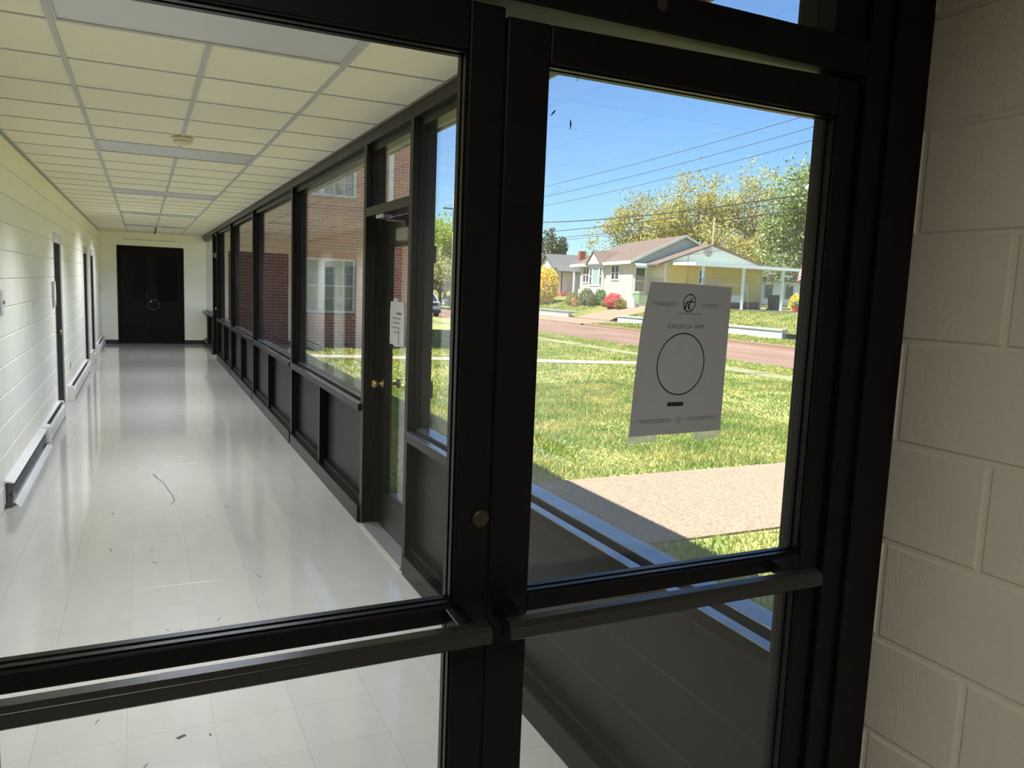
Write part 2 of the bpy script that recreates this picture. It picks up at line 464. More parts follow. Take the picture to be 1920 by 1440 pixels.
def cut_rect(r, holes):
    """clip a rect against hole rects, returning what is left (simple split)"""
    out = [r]
    for h in holes:
        nxt = []
        for (a0, a1, b0, b1) in out:
            if a1 <= h[0] or a0 >= h[1] or b1 <= h[2] or b0 >= h[3]:
                nxt.append((a0, a1, b0, b1)); continue
            if a0 < h[0]: nxt.append((a0, h[0], b0, b1))
            if a1 > h[1]: nxt.append((h[1], a1, b0, b1))
            m0, m1 = max(a0, h[0]), min(a1, h[1])
            if b0 < h[2]: nxt.append((m0, m1, b0, h[2]))
            if b1 > h[3]: nxt.append((m0, m1, h[3], b1))
        out = nxt
    return [q for q in out if q[1] - q[0] > 0.02 and q[3] - q[2] > 0.02]

def lamp(parent, loc, sx, sy, watts, col, spread):
    """added area light under a ceiling panel; its narrow spread hides it from view"""
    d_ = bpy.data.lights.new('fill_light', 'AREA'); d_.shape = 'RECTANGLE'; d_.size = sx; d_.size_y = sy
    d_.energy = watts; d_.color = col; d_.spread = math.radians(spread)
    o = bpy.data.objects.new('fill_light', d_); COL.objects.link(o); o.parent = parent
    o.location = Vector(loc) - Vector(parent.location)
    return o
# ================================================================== ROOM SHELL
XL, XR, YD, YF, ZC = -0.93, 1.38, 1.107, 21.30, 2.72
VX0, VY0 = -2.3, -4.0                                   # the dim lobby behind the doors
# ---- floor
fl = MB().box(XL - 0.3, XR + 0.16, YD - 0.1, YF + 0.3, -0.15, -0.004).build('floor', 'vct_base', kind='structure')
MB().box(VX0 - 0.2, 1.42, VY0 - 0.2, YD - 0.1, -0.15, -0.004).build('lobby_slab', 'vct_base', fl)
tp = 0.305
xs = [XL] + [0.22 + tp * k for k in range(-3, 4)] + [XR + 0.05]
ys = [3.02 + tp * k for k in range(-7, 61)]
rects = []
for i in range(len(xs) - 1):
    for j in range(len(ys) - 1):
        if ys[j] > YF - 0.02: continue
        rects.append((xs[i] + 0.0003, xs[i + 1] - 0.0003, ys[j] + 0.0003, min(ys[j + 1], YF) - 0.0003))
lay_pieces(fl, 'tile', rects, -0.002, 0.004, '+z', 'vct', 0.0002, key=lambda r: r[2])
rects = [(VX0 + tp * i + 0.0006, VX0 + tp * (i + 1) - 0.0006, VY0 + tp * j, VY0 + tp * (j + 1) - 0.0012) for i in range(12) for j in range(16)]
lay_pieces(fl, 'lobby_tile', rects, -0.002, 0.004, '+z', 'vct', 0.0006, limit=0)
def scuff(pts, w):
    mb = MB()
    for (x0, y0), (x1, y1) in zip(pts[:-1], pts[1:]):
        d = Vector((x1 - x0, y1 - y0)); d.normalize(); nx, ny = -d.y * w, d.x * w
        mb.add([(x0 - nx, y0 - ny, 0.0004), (x1 - nx, y1 - ny, 0.0004), (x1 + nx, y1 + ny, 0.0004), (x0 + nx, y0 + ny, 0.0004),
                (x0 - nx, y0 - ny, 0.0012), (x1 - nx, y1 - ny, 0.0012), (x1 + nx, y1 + ny, 0.0012), (x0 + nx, y0 + ny, 0.0012)],
               [(4, 5, 6, 7), (0, 1, 5, 4), (1, 2, 6, 5), (2, 3, 7, 6), (3, 0, 4, 7)])
    mb.build('scuff', 'scuff', fl)
scuff([(0.06, 7.19), (0.09, 7.05), (0.13, 6.9), (0.15, 6.7), (0.18, 6.5), (0.19, 6.33), (0.16, 6.22)], 0.003)
scuff([(0.05, 7.25), (0.06, 7.19), (0.075, 7.16)], 0.005)
for _ in range(26):
    x, y = random.uniform(-0.3, 1.25), random.uniform(2.3, 6.5)
    a = random.uniform(1.0, 2.2); L = random.uniform(0.015, 0.06)
    scuff([(x, y), (x + L * math.cos(a), y + L * math.sin(a))], random.uniform(0.0012, 0.003))
scuff([(0.085, 2.96), (0.115, 2.975)], 0.008)

# ---- ceiling
cl = MB().box(XL - 0.3, 1.40, YD + 0.05, YF + 0.3, ZC + 0.10, ZC + 0.2).build('ceiling', 'interior_dark', kind='structure')
PY = 0.6155
cx = [XL, -0.32, 0.277, 0.868, 1.378]
cy0 = 3.764 - 4 * PY
rows = [cy0 + PY * k for k in range(-1, 34)]
LIGHT_ROWS = {k for k in range(len(rows)) if abs((rows[k] - 3.148) / PY / 6 - round((rows[k] - 3.148) / PY / 6)) < 0.02}
trects = []
for k in range(len(rows) - 1):
    y0, y1 = max(rows[k], YD + 0.06), min(rows[k + 1], YF)
    if y1 - y0 < 0.05: continue
    for i in range(4):
        if k in LIGHT_ROWS and i in (1, 2): continue
        trects.append((cx[i] + 0.009, cx[i + 1] - 0.009, y0 + 0.009, y1 - 0.009))
lay_pieces(cl, 'ceiling_tile', trects, ZC + 0.012, 0.016, '-z', 'ceiling_tile', 0.003, key=lambda r: r[2])
for x in (cx[1], cx[3]):
    box('main_tee', 'tee', (x - 0.012, x + 0.012, YD + 0.06, YF, ZC - 0.002, ZC + 0.03), cl)
ya = YD + 0.06
for k in sorted(LIGHT_ROWS) + [None]:
    yb = YF if k is None else rows[k]
    if yb > ya + 0.05: box('main_tee', 'tee', (cx[2] - 0.012, cx[2] + 0.012, ya, min(yb, YF), ZC - 0.002, ZC + 0.03), cl)
    if k is not None and k + 1 < len(rows): ya = max(ya, rows[k + 1])
for k, y in enumerate(rows):
    if y < YD + 0.1 or y > YF - 0.05: continue
    box('cross_tee', 'tee', (XL, XR, y - 0.008, y + 0.008, ZC + 0.0005, ZC + 0.028), cl)
box('wall_angle', 'tee', (XL, XL + 0.018, YD + 0.06, YF, ZC - 0.001, ZC + 0.02), cl)
nl = ['second', 'third', 'fourth', 'fifth', 'sixth']
li = 0
for k in sorted(LIGHT_ROWS):
    if k + 1 >= len(rows): continue
    y0, y1 = rows[k], rows[k + 1]
    if y1 > YF or y0 < 1.5: continue
    lab = 'flat white ceiling light panel nearest the glazed lobby doors' if li == 0 else f'{nl[li-1]} flat ceiling light panel counted from the glazed lobby doors'
    e = empty('ceiling_light', ((cx[1] + cx[3]) / 2, (y0 + y1) / 2, ZC), label=lab, cat='light', group='recessed corridor light panels')
    box('housing', 'heater_inner', (cx[1] + 0.014, cx[3] - 0.014, y0 + 0.012, y1 - 0.012, ZC + 0.02, ZC + 0.09), e)
    f = MB()
    f.box(cx[1] + 0.012, cx[3] - 0.012, y0 + 0.010, y0 + 0.024, ZC, ZC + 0.02).box(cx[1] + 0.012, cx[3] - 0.012, y1 - 0.024, y1 - 0.010, ZC, ZC + 0.02)
    f.box(cx[1] + 0.012, cx[1] + 0.026, y0 + 0.024, y1 - 0.024, ZC, ZC + 0.02).box(cx[3] - 0.026, cx[3] - 0.012, y0 + 0.024, y1 - 0.024, ZC, ZC + 0.02)
    f.build('frame', 'tee', e)
    box('diffuser', 'lens', (cx[1] + 0.026, cx[3] - 0.026, y0 + 0.024, y1 - 0.024, ZC + 0.006, ZC + 0.012), e)
    lamp(e, ((cx[1] + cx[3]) / 2, (y0 + y1) / 2, ZC + 0.004), 0.6, 0.54, (23, 18, 26, 26, 25)[li], (0.79, 0.855, 1.0), (138, 116, 128, 144, 146)[li])  # light added to brighten the corridor; the panels themselves look unlit
    li += 1
sd = empty('smoke_detector', (0.28, 6.33, ZC), label='round cream smoke detector on the ceiling grid', cat='smoke detector')
MB().lathe([(0.075, 0), (0.075, -0.012), (0.068, -0.018)], (0.28, 6.33, ZC - 0.002), n=28).build('base', 'plastic_cream', sd, smooth=False)
MB().lathe([(0.058, -0.016), (0.062, -0.03), (0.05, -0.045), (0.025, -0.052)], (0.28, 6.33, ZC - 0.002), n=28).build('chamber', 'plastic_cream', sd, smooth=True)

# ---- block walls
def block_wall(parent, plane, axis, a0, a1, z0, z1, zref, pitch, joint0, blen, holes, m, key, limit=300, joint=0.008, thick=0.02):
    rects = []
    k0 = math.floor((z0 - zref) / pitch)
    for k in range(k0, k0 + 40):
        b0, b1 = zref + k * pitch, zref + (k + 1) * pitch
        b0c, b1c = max(b0, z0), min(b1, z1)
        if b1c - b0c < 0.03: continue
        off = joint0 + (blen / 2 if k % 2 else 0)
        j = math.floor((a0 - off) / blen)
        while off + j * blen < a1:
            c0, c1 = max(off + j * blen, a0), min(off + (j + 1) * blen, a1)
            if c1 - c0 > 0.03:
                r = (c0 + joint / 2, c1 - joint / 2, b0c + joint / 2, b1c - joint / 2)
                rects += cut_rect(r, holes)
            j += 1
    lay_pieces(parent, 'block', rects, plane, thick, axis, m, 0.004, limit=limit, key=key)

# left corridor wall with three door recesses
DOORS_L = [(10.42, 11.38), (15.40, 16.45), (17.35, 18.45)]
DH = 2.17
wl_ = empty('wall_left', (XL, YD, 0), kind='structure')
core = MB()
yprev = YD + 0.06
for a, b in DOORS_L:
    core.box(XL - 0.25, XL - 0.012, yprev, a, -0.1, ZC + 0.2); core.box(XL - 0.25, XL - 0.012, a, b, DH, ZC + 0.2); yprev = b
core.box(XL - 0.25, XL - 0.012, yprev, YF + 0.2, -0.1, ZC + 0.2)
core.build('wall_core', 'mortar_paint', wl_)
block_wall(wl_, XL - 0.010, '+x', YD + 0.06, YF, 0.0, ZC, 1.855, 0.2105, 0.88, 0.4, [(a, b, -1, DH) for a, b in DOORS_L], 'block_paint', key=lambda r: r[0] if r[0] > 5.6 else 100 + r[0])
for i, (a, b) in enumerate(DOORS_L):
    d = empty(f'door_{i + 4}', (XL, (a + b) / 2, 0), kind='structure')
    box('jamb', 'jamb_grey', (XL - 0.16, XL + 0.004, a, a + 0.045, 0, DH), d, bevel=0.003)
    box('jamb', 'jamb_grey', (XL - 0.16, XL + 0.004, b - 0.045, b, 0, DH), d, bevel=0.003)
    box('head', 'jamb_grey', (XL - 0.16, XL + 0.003, a + 0.045, b - 0.045, DH - 0.12, DH), d, bevel=0.003)
    lf = box('leaf', 'leaf_brown', (XL - 0.057, XL - 0.012, a + 0.048, b - 0.048, 0.008, DH - 0.125), d, bevel=0.003)
    MB().lathe([(0.012, 0), (0.012, 0.03), (0.026, 0.04), (0.028, 0.055), (0.018, 0.066)], (XL - 0.012, a + 0.13, 1.0), 'x', 14).build('knob', 'brass', lf, smooth=True)

# far wall with the dark double door
wf = empty('wall_far', (0.2, YF, 0), kind='structure')
DX0, DX1, DTOP = -0.57, 0.93, 2.40
wfm = MB().box(XL - 0.25, DX0, YF, YF + 0.22, 0, ZC + 0.1).box(DX1, XR + 0.2, YF, YF + 0.22, 0, ZC + 0.1).box(DX0, DX1, YF, YF + 0.22, DTOP, ZC + 0.1)
wfm.build('plaster', 'block_paint', wf)
for (a, b) in ((XL, DX0), (DX1, XR)):
    box('baseboard_far', 'baseboard', (a, b, YF - 0.012, YF, 0, 0.10), kind='structure')
d = empty('door_7', (0.18, YF, 0), kind='structure')
box('jamb', 'black_door', (DX0, DX0 + 0.05, YF - 0.01, YF + 0.2, 0, DTOP), d)
box('jamb', 'black_door', (DX1 - 0.05, DX1, YF - 0.01, YF + 0.2, 0, DTOP), d)
box('head', 'black_door', (DX0 + 0.05, DX1 - 0.05, YF - 0.01, YF + 0.2, DTOP - 0.06, DTOP), d)
mid = (DX0 + DX1) / 2
for a, b, hx in ((DX0 + 0.055, mid - 0.003, mid - 0.1), (mid + 0.003, DX1 - 0.055, mid + 0.1)):
    lf = MB()
    lf.box(a, a + 0.1, YF + 0.06, YF + 0.105, 0.01, DTOP - 0.065).box(b - 0.1, b, YF + 0.06, YF + 0.105, 0.01, DTOP - 0.065)
    lf.box(a + 0.1, b - 0.1, YF + 0.06, YF + 0.105, DTOP - 0.2, DTOP - 0.065).box(a + 0.1, b - 0.1, YF + 0.06, YF + 0.105, 0.01, 0.3)
    lf.box(a + 0.1, b - 0.1, YF + 0.06, YF + 0.105, 0.93, 1.05)
    o = lf.build('leaf', 'black_door', d)
    box('pane', 'dark_pane', (a + 0.1, b - 0.1, YF + 0.08, YF + 0.086, 1.05, DTOP - 0.2), o)
    box('panel', 'black_door', (a + 0.1, b - 0.1, YF + 0.075, YF + 0.09, 0.3, 0.93), o)
    MB().tube([(hx, YF + 0.06, 1.08), (hx, YF + 0.02, 1.08), (hx, YF + 0.02, 1.28), (hx, YF + 0.06, 1.28)], 0.01, 8).build('handle', 'bar_metal', o)
box('backing', 'black_door', (DX0, DX1, YF + 0.3, YF + 0.34, 0, DTOP), d)
# added ring and bead standing in for a reflection and its glint
wr = empty('reflection_ring', (0.226, YF + 0.03, 0.97), label='dark ring standing in for a reflection on the black far doors', cat='reflection_ring')
mb = MB()
pts = [(0.226 + 0.125 * math.cos(t), YF + 0.03, 0.97 + 0.125 * math.sin(t)) for t in np.linspace(0, 2 * math.pi, 33)]
mb.tube(pts, [0.022 + 0.005 * math.sin(7 * t) for t in np.linspace(0, 2 * math.pi, 33)], 8, cap=False)
mb.build('ring', 'baseboard', wr, smooth=True)
MB().lathe([(0.004, -0.02), (0.018, -0.005), (0.004, 0.01)], (0.17, YF + 0.008, 1.05), 'y', 10).build('glint_bead', 'lamp_white', wr, smooth=True)  # white bead painting the glint
cd = box('surface_conduit', 'plate_grey', (-0.43, 0.76, YF - 0.012, YF, 2.545, 2.557), label='thin grey surface conduit above the black far doors', cat='conduit')

# right block wall of the lobby, beside the camera
wrb = empty('wall_right', (1.40, YD, 0), kind='structure')
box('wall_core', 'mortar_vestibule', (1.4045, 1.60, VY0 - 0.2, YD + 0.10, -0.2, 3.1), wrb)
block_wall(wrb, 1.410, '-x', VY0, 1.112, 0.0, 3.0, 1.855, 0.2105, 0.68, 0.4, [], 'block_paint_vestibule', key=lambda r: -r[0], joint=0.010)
# remaining lobby shell (behind the camera)
box('wall_left_lobby', 'lobby_dark_wall', (VX0 - 0.2, VX0, VY0 - 0.2, YD + 0.15, -0.1, 3.1), kind='structure')
box('wall_back', 'lobby_dark_wall', (VX0, 1.40, VY0 - 0.2, VY0, -0.1, 3.1), kind='structure')
box('ceiling_lobby', 'ceiling_tile', (VX0 - 0.2, 1.60, VY0 - 0.2, YD + 0.05, 3.0, 3.1), kind='structure')
ll = empty('lobby_fill_light', (-0.3, -1.0, 2.975), label='unseen ceiling light panel added to brighten the lobby block wall', cat='light')
box('housing', 'tee', (-0.92, 0.32, -1.32, -0.68, 2.98, 2.997), ll)
box('diffuser', 'lens', (-0.88, 0.28, -1.28, -0.72, 2.974, 2.98), ll)
lamp(ll, (-0.3, -1.0, 2.970), 1.1, 0.5, 13.5, (1.0, 0.97, 0.92), 150)  # made-up lobby lamp, added to lift the block wall and flyer
box('wall_door_side', 'block_paint_vestibule', (VX0, -0.40, YD - 0.02, YD + 0.14, 0, 3.0), kind='structure')
# roof over lobby and corridor, with the eave on the street side
rf = empty('roof_corridor', (0.5, 8, 2.98), kind='structure')
box('deck', 'roof_mem', (VX0 - 0.6, 2.20, VY0 - 0.6, YF + 1.2, 3.12, 3.20), rf)
box('soffit', 'soffit', (1.53, 2.18, VY0 - 0.6, YF + 1.2, 2.98, 3.0), rf)
box('fascia', 'frame_dark', (2.18, 2.20, VY0 - 0.6, YF + 1.2, 2.96, 3.2), rf)
box('upstand', 'soffit', (1.40, 1.53, YD + 0.12, YF + 0.2, ZC, 3.12), rf)
box('upstand_left', 'soffit', (XL - 0.25, XL - 0.02, YD + 0.12, YF + 0.2, ZC + 0.2, 3.12), rf)

# ================================================================== WINDOW WALL
GX0, GX1 = 1.447, 1.453
ZS, ZH = 0.87, 2.595
def window_bay(n, y0, y1, posts, near_mullion=True, far_mullion=True):
    w = empty(f'window_{n}', (1.44, (y0 + y1) / 2, 0), kind='structure')
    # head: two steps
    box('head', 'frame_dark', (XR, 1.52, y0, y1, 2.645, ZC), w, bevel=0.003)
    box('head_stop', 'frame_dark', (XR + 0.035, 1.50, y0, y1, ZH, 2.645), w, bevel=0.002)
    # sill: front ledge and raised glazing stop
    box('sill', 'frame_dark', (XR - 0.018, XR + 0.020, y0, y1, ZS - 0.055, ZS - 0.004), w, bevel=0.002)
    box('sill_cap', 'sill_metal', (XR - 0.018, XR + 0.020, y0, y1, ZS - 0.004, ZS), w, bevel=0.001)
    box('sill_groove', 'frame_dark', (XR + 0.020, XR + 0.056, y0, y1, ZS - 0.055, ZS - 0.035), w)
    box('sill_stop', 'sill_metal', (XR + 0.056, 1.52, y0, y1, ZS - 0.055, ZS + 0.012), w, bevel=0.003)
    box('pane', 'glass_win', (GX0 + 0.01, GX1 + 0.01, y0, y1, ZS + 0.012, ZH), w)
    # knee panels and base rail
    box('base_rail', 'frame_dark', (XR - 0.015, 1.52, y0, y1, 0, 0.125), w, bevel=0.004)
    box('panel_stop', 'frame_dark', (XR + 0.03, 1.50, y0, y1, 0.125, 0.165), w, bevel=0.002)
    e = [y0] + posts + [y1]
    for a, b in zip(e[:-1], e[1:]):
        box('knee_panel', 'knee_panel', (1.455, 1.49, a, b, 0.165, ZS - 0.055), w)
    for p in posts:
        box('knee_post', 'frame_dark', (XR, 1.455, p - 0.025, p + 0.025, 0.0, ZS - 0.056), w, bevel=0.003)
        # post reaches the floor through the base rail
    return w
def mullion(w, y0, y1, z0=0.0, z1=ZC):
    box('mullion', 'frame_dark', (XR, 1.52, y0, y1, z0, z1), w, bevel=0.003)
    box('glazing_bead', 'frame_dark', (GX0 - 0.03, GX0 - 0.002, y0 - 0.014, y0, ZS + 0.045, ZH), w)
    box('glazing_bead', 'frame_dark', (GX0 - 0.03, GX0 - 0.002, y1, y1 + 0.014, ZS + 0.045, ZH), w)
w1 = window_bay(1, 1.20, 4.28, []); mullion(w1, 4.28, 4.34); mullion(w1, 1.16, 1.20)
w2 = window_bay(2, 5.36, 8.20, [6.80]); mullion(w2, 5.29, 5.36); mullion(w2, 8.20, 8.27)
w3 = window_bay(3, 8.27, 11.35, [9.92]); mullion(w3, 11.35, 11.42)
w4 = window_bay(4, 11.42, 14.40, [12.90]); mullion(w4, 14.40, 14.47)
w5 = window_bay(5, 14.47, 17.20, [15.75]); mullion(w5, 17.20, 17.26)
w6 = window_bay(6, 18.30, YF, [19.9]); mullion(w6, 18.24, 18.30)

def ext_door(n, y0, y1, flip=False):
    """glazed exterior door with a transom, set into the window wall"""
    d = empty(f'door_{n}', (1.50, (y0 + y1) / 2, 0), kind='structure')
    box('transom_bar', 'frame_dark', (XR, 1.52, y0, y1, 2.165, 2.225), d, bevel=0.003)
    box('head', 'frame_dark', (XR, 1.52, y0, y1, 2.645, ZC), d, bevel=0.003)
    box('head_stop', 'frame_dark', (XR + 0.035, 1.50, y0, y1, ZH, 2.645), d)
    box('transom_pane', 'glass_win', (GX0, GX1, y0, y1, 2.225, ZH), d)
    box('door_stop', 'frame_dark', (1.455, 1.49, y0, y0 + 0.02, 0, 2.165), d)
    box('door_stop', 'frame_dark', (1.455, 1.49, y1 - 0.02, y1, 0, 2.165), d)
    X0, X1 = 1.49, 1.535
    lf = MB()
    lf.box(X0, X1, y1 - 0.175, y1 - 0.006, 0.02, 2.155).box(X0, X1, y0 + 0.006, y0 + 0.10, 0.02, 2.155)
    lf.box(X0, X1, y0 + 0.10, y1 - 0.175, 1.975, 2.155).box(X0, X1, y0 + 0.10, y1 - 0.175, 0.02, 0.265)
    leaf = lf.build('leaf', 'frame_dark', d, bevel=0.003)
    box('pane', 'glass_win', (1.510, 1.516, y0 + 0.10, y1 - 0.175, 0.265, 1.975), leaf)
    bead = MB()
    bead.box(X0 + 0.004, X0 + 0.02, y1 - 0.189, y1 - 0.175, 0.265, 1.975).box(X0 + 0.004, X0 + 0.02, y0 + 0.1, y0 + 0.114, 0.265, 1.975)
    bead.box(X0 + 0.004, X0 + 0.02, y0 + 0.114, y1 - 0.189, 0.265, 0.279).box(X0 + 0.004, X0 + 0.02, y0 + 0.114, y1 - 0.189, 1.961, 1.975)
    bead.build('glazing_bead', 'frame_dark', leaf)
    ky = y1 - 0.10
    k1 = MB().lathe([(0.030, -0.001), (0.030, -0.006), (0.012, -0.010), (0.012, -0.035), (0.026, -0.045), (0.029, -0.06), (0.020, -0.075)], (X0, ky, 1.03), 'x', 18)
    k1.build('knob', 'brass', leaf, smooth=True)
    k2 = MB().lathe([(0.030, 0.001), (0.030, 0.006), (0.012, 0.010), (0.012, 0.05), (0.03, 0.06), (0.03, 0.075), (0.020, 0.08)], (X1, ky, 1.03), 'x', 18)
    k2.build('knob', 'bronze_dull', leaf, smooth=True)
    # hydraulic closer: shoe, body and folding arm
    c = box('door_closer', 'closer_tan', (1.425, 1.489, y0 + 0.16, y0 + 0.40, 1.985, 2.065), d, bevel=0.012)
    MB().lathe([(0.02, 0), (0.024, 0.01), (0.02, 0.03)], (1.455, y0 + 0.28, 2.066), 'z', 14).build('pinion', 'bar_metal', c)
    MB().tube([(1.455, y0 + 0.28, 2.10), (1.40, y0 + 0.50, 2.12), (1.42, y0 + 0.62, 2.135)], 0.009, 8).build('arm', 'bar_metal', c)
    box('arm_shoe', 'alu', (1.385, 1.44, y0 + 0.55, y0 + 0.72, 2.14, 2.164), c, bevel=0.004)
    box('threshold', 'alu', (XR - 0.01, 1.56, y0, y1, 0.0, 0.018), d, bevel=0.004)
    for z in (0.3, 1.1, 1.9):
        MB().lathe([(0.012, -0.05), (0.012, 0.05)], (1.545, y0 + 0.008, z), 'z', 10).build('hinge', 'bronze_dull', d)
    return d
ext_door(3, 4.34, 5.29)
ext_door(8, 17.26, 18.24)

# paper notice taped inside the exterior door glass
def sheet(name, m, xy, parent, nx=12, nz=16, fn=None, thick=0.0004):
    """curved sheet: fn(s,t)->(x,y,z); thickness along -normal via second layer"""
    mb = MB(); n = (nx + 1) * (nz + 1); vs_ = []
    for layer in (0, 1):
        for j in range(nz + 1):
            for i in range(nx + 1):
                p = Vector(fn(i / nx, j / nz)); p += Vector(xy) * (thick * layer); vs_.append(p)
    fs_ = []
    idx = lambda i, j, L: L * n + j * (nx + 1) + i
    for j in range(nz):
        for i in range(nx):
            fs_.append((idx(i, j, 0), idx(i + 1, j, 0), idx(i + 1, j + 1, 0), idx(i, j + 1, 0)))
            fs_.append((idx(i, j + 1, 1), idx(i + 1, j + 1, 1), idx(i + 1, j, 1), idx(i, j, 1)))
    for i in range(nx):
        fs_.append((idx(i, 0, 0), idx(i, 0, 1), idx(i + 1, 0, 1), idx(i + 1, 0, 0))); fs_.append((idx(i, nz, 0), idx(i + 1, nz, 0), idx(i + 1, nz, 1), idx(i, nz, 1)))
    for j in range(nz):
        fs_.append((idx(0, j, 0), idx(0, j + 1, 0), idx(0, j + 1, 1), idx(0, j, 1))); fs_.append((idx(nx, j, 0), idx(nx, j, 1), idx(nx, j + 1, 1), idx(nx, j + 1, 0)))
    mb.add(vs_, fs_)
    return mb.build(name, m, parent, smooth=False)
nt = empty('paper_notice', (1.50, 4.92, 1.30), label='creased white paper notice taped inside the exterior door glass', cat='notice')
def nfn(s, t):
    y = 5.085 - 0.315 * s + 0.03 * max(0, t - 0.8) * (s - 0.5) * 4
    z = 1.315 + 0.29 * t + 0.006 * math.sin(9 * s) * (1 - t)
    return (1.502 - 0.004 * math.sin(math.pi * s) - 0.010 * max(0, s - 0.75) * t, y, z)
sheet('page', 'paper_lit', (-1, 0, 0), nt, fn=nfn)
for z, a, b, h in ((1.525, 0.55, 0.85, 0.010), (1.495, 0.25, 0.8, 0.005), (1.465, 0.3, 0.75, 0.005), (1.435, 0.2, 0.8, 0.004), (1.405, 0.35, 0.7, 0.004)):
    box('print_line', 'ink_faint', (1.494, 1.4955, 5.085 - 0.315 * b, 5.085 - 0.315 * a, z, z + h), nt)
box('print_line', 'ink', (1.494, 1.4955, 4.86, 4.865, 1.33, 1.42), nt)
sheet('tape', 'tape', (-1, 0, 0), nt, 2, 2, lambda s, t: (1.5085, 5.03 - 0.09 * s, 1.59 + 0.035 * t))
sheet('tape', 'tape', (-1, 0, 0), nt, 2, 2, lambda s, t: (1.5085, 4.87 - 0.03 * s, 1.265 + 0.06 * t))

# ================================================================== LOBBY DOORS (the dark frame in front)
TZ = CAMZ
LY0, LY1 = YD, YD + 0.045
fr = empty('trim_1', (0.5, YD + 0.05, 0), kind='structure')
JX0, JX1 = -0.256, 1.244
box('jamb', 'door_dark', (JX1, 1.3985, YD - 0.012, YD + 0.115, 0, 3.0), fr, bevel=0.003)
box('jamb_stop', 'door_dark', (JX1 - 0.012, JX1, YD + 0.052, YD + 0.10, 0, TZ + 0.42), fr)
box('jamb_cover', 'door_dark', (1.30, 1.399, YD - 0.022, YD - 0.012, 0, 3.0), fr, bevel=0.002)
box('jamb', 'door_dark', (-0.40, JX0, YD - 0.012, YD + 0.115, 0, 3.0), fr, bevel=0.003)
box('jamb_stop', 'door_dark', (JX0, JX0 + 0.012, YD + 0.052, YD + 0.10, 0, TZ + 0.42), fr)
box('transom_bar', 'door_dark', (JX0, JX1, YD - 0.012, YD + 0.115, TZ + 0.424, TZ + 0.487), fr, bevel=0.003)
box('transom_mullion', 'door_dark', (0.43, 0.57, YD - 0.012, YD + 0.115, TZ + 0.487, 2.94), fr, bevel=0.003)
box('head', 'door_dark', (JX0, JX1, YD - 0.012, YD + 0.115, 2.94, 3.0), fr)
box('transom_side', 'door_dark', (1.165, JX1, YD, YD + 0.10, TZ + 0.487, 2.94), fr, bevel=0.003)
box('transom_pane', 'glass_door', (0.57, 1.165, YD + 0.045, YD + 0.051, TZ + 0.487, 2.94), fr)
box('transom_pane', 'glass_door', (JX0, 0.43, YD + 0.045, YD + 0.051, TZ + 0.487, 2.94), fr)
MB().lathe([(0.0105, 0.0), (0.0105, -0.002), (0.006, -0.0035)], (0.766, YD - 0.012, TZ + 0.465), 'y', 18).build('screw_plug', 'bronze_dull', fr)

def lobby_leaf(n, xa, xb, gx0, gx1, bar0, bar1, sag=0.0):
    """glazed leaf xa..xb with glass gx0..gx1, mid rail and push bar"""
    d = empty(f'door_{n}', ((xa + xb) / 2, YD + 0.02, 0), kind='structure')
    top, gt, rt, rb, gb = TZ + 0.416, TZ + 0.347, TZ - 0.508, TZ - 0.538, 0.26
    tl = top - sag                        # the leaf hangs a little low at its free edge
    box('stile', 'door_dark', (xa, gx0, LY0, LY1, 0.008, tl), d, bevel=0.003)
    box('stile', 'door_dark', (gx1, xb, LY0, LY1, 0.008, top), d, bevel=0.003)
    MB().prism([(gx0, gt), (gx1, gt), (gx1, top), (gx0, tl)], 'y', LY0, LY1).build('top_rail', 'door_dark', d, bevel=0.003)
    box('mid_rail', 'door_dark', (gx0, gx1, LY0, LY1, rb, rt), d, bevel=0.003)
    box('bottom_rail', 'door_dark', (gx0, gx1, LY0, LY1, 0.008, gb), d, bevel=0.003)
    for (z0, z1) in ((rt, gt), (gb, rb)):
        box('pane', 'glass_door', (gx0 - 0.004, gx1 + 0.004, LY0 + 0.0195, LY0 + 0.0255, z0 - 0.004, z1 + 0.004), d)
        for ya, yb, q in ((LY0 + 0.008, LY0 + 0.018, 0.003), (LY0 + 0.027, LY0 + 0.04, 0.003)):
            bead = MB()
            bead.box(gx0, gx0 + q, ya, yb, z0, z1).box(gx1 - q, gx1, ya, yb, z0, z1)
            bead.box(gx0 + q, gx1 - q, ya, yb, z0, z0 + q).box(gx0 + q, gx1 - q, ya, yb, z1 - q, z1)
            bead.build('glazing_bead', 'frame_dark', d)
    zb = TZ - 0.524
    prof = [(LY0 - 0.092, zb - 0.012), (LY0 - 0.086, zb - 0.016), (LY0 - 0.066, zb - 0.016), (LY0 - 0.062, zb - 0.012), (LY0 - 0.062, zb + 0.010), (LY0 - 0.068, zb + 0.015), (LY0 - 0.084, zb + 0.013), (LY0 - 0.092, zb + 0.006)]
    pb = MB().prism(prof, 'x', bar0, bar1).build('push_bar', 'bar_metal', d, bevel=0.0015)
    for bx in (bar0 + 0.012, bar1 - 0.045):
        MB().prism([(LY0 - 0.064, zb - 0.009), (LY0, zb - 0.013), (LY0, zb + 0.013), (LY0 - 0.064, zb + 0.009)], 'x', bx, bx + 0.03).build('bracket', 'door_dark', pb, bevel=0.002)
    for bx in (bar0 - 0.002, bar1):
        MB().prism([(p[0], p[1]) for p in prof], 'x', bx, bx + 0.003).build('end_cap', 'frame_dark', pb)
    return d
dl = lobby_leaf(1, JX0 + 0.004, 0.4965, -0.185, 0.440, -0.24, 0.471)
dr = lobby_leaf(2, 0.5005, JX1 - 0.004, 0.574, 1.190, 0.500, 1.156, sag=0.0115)
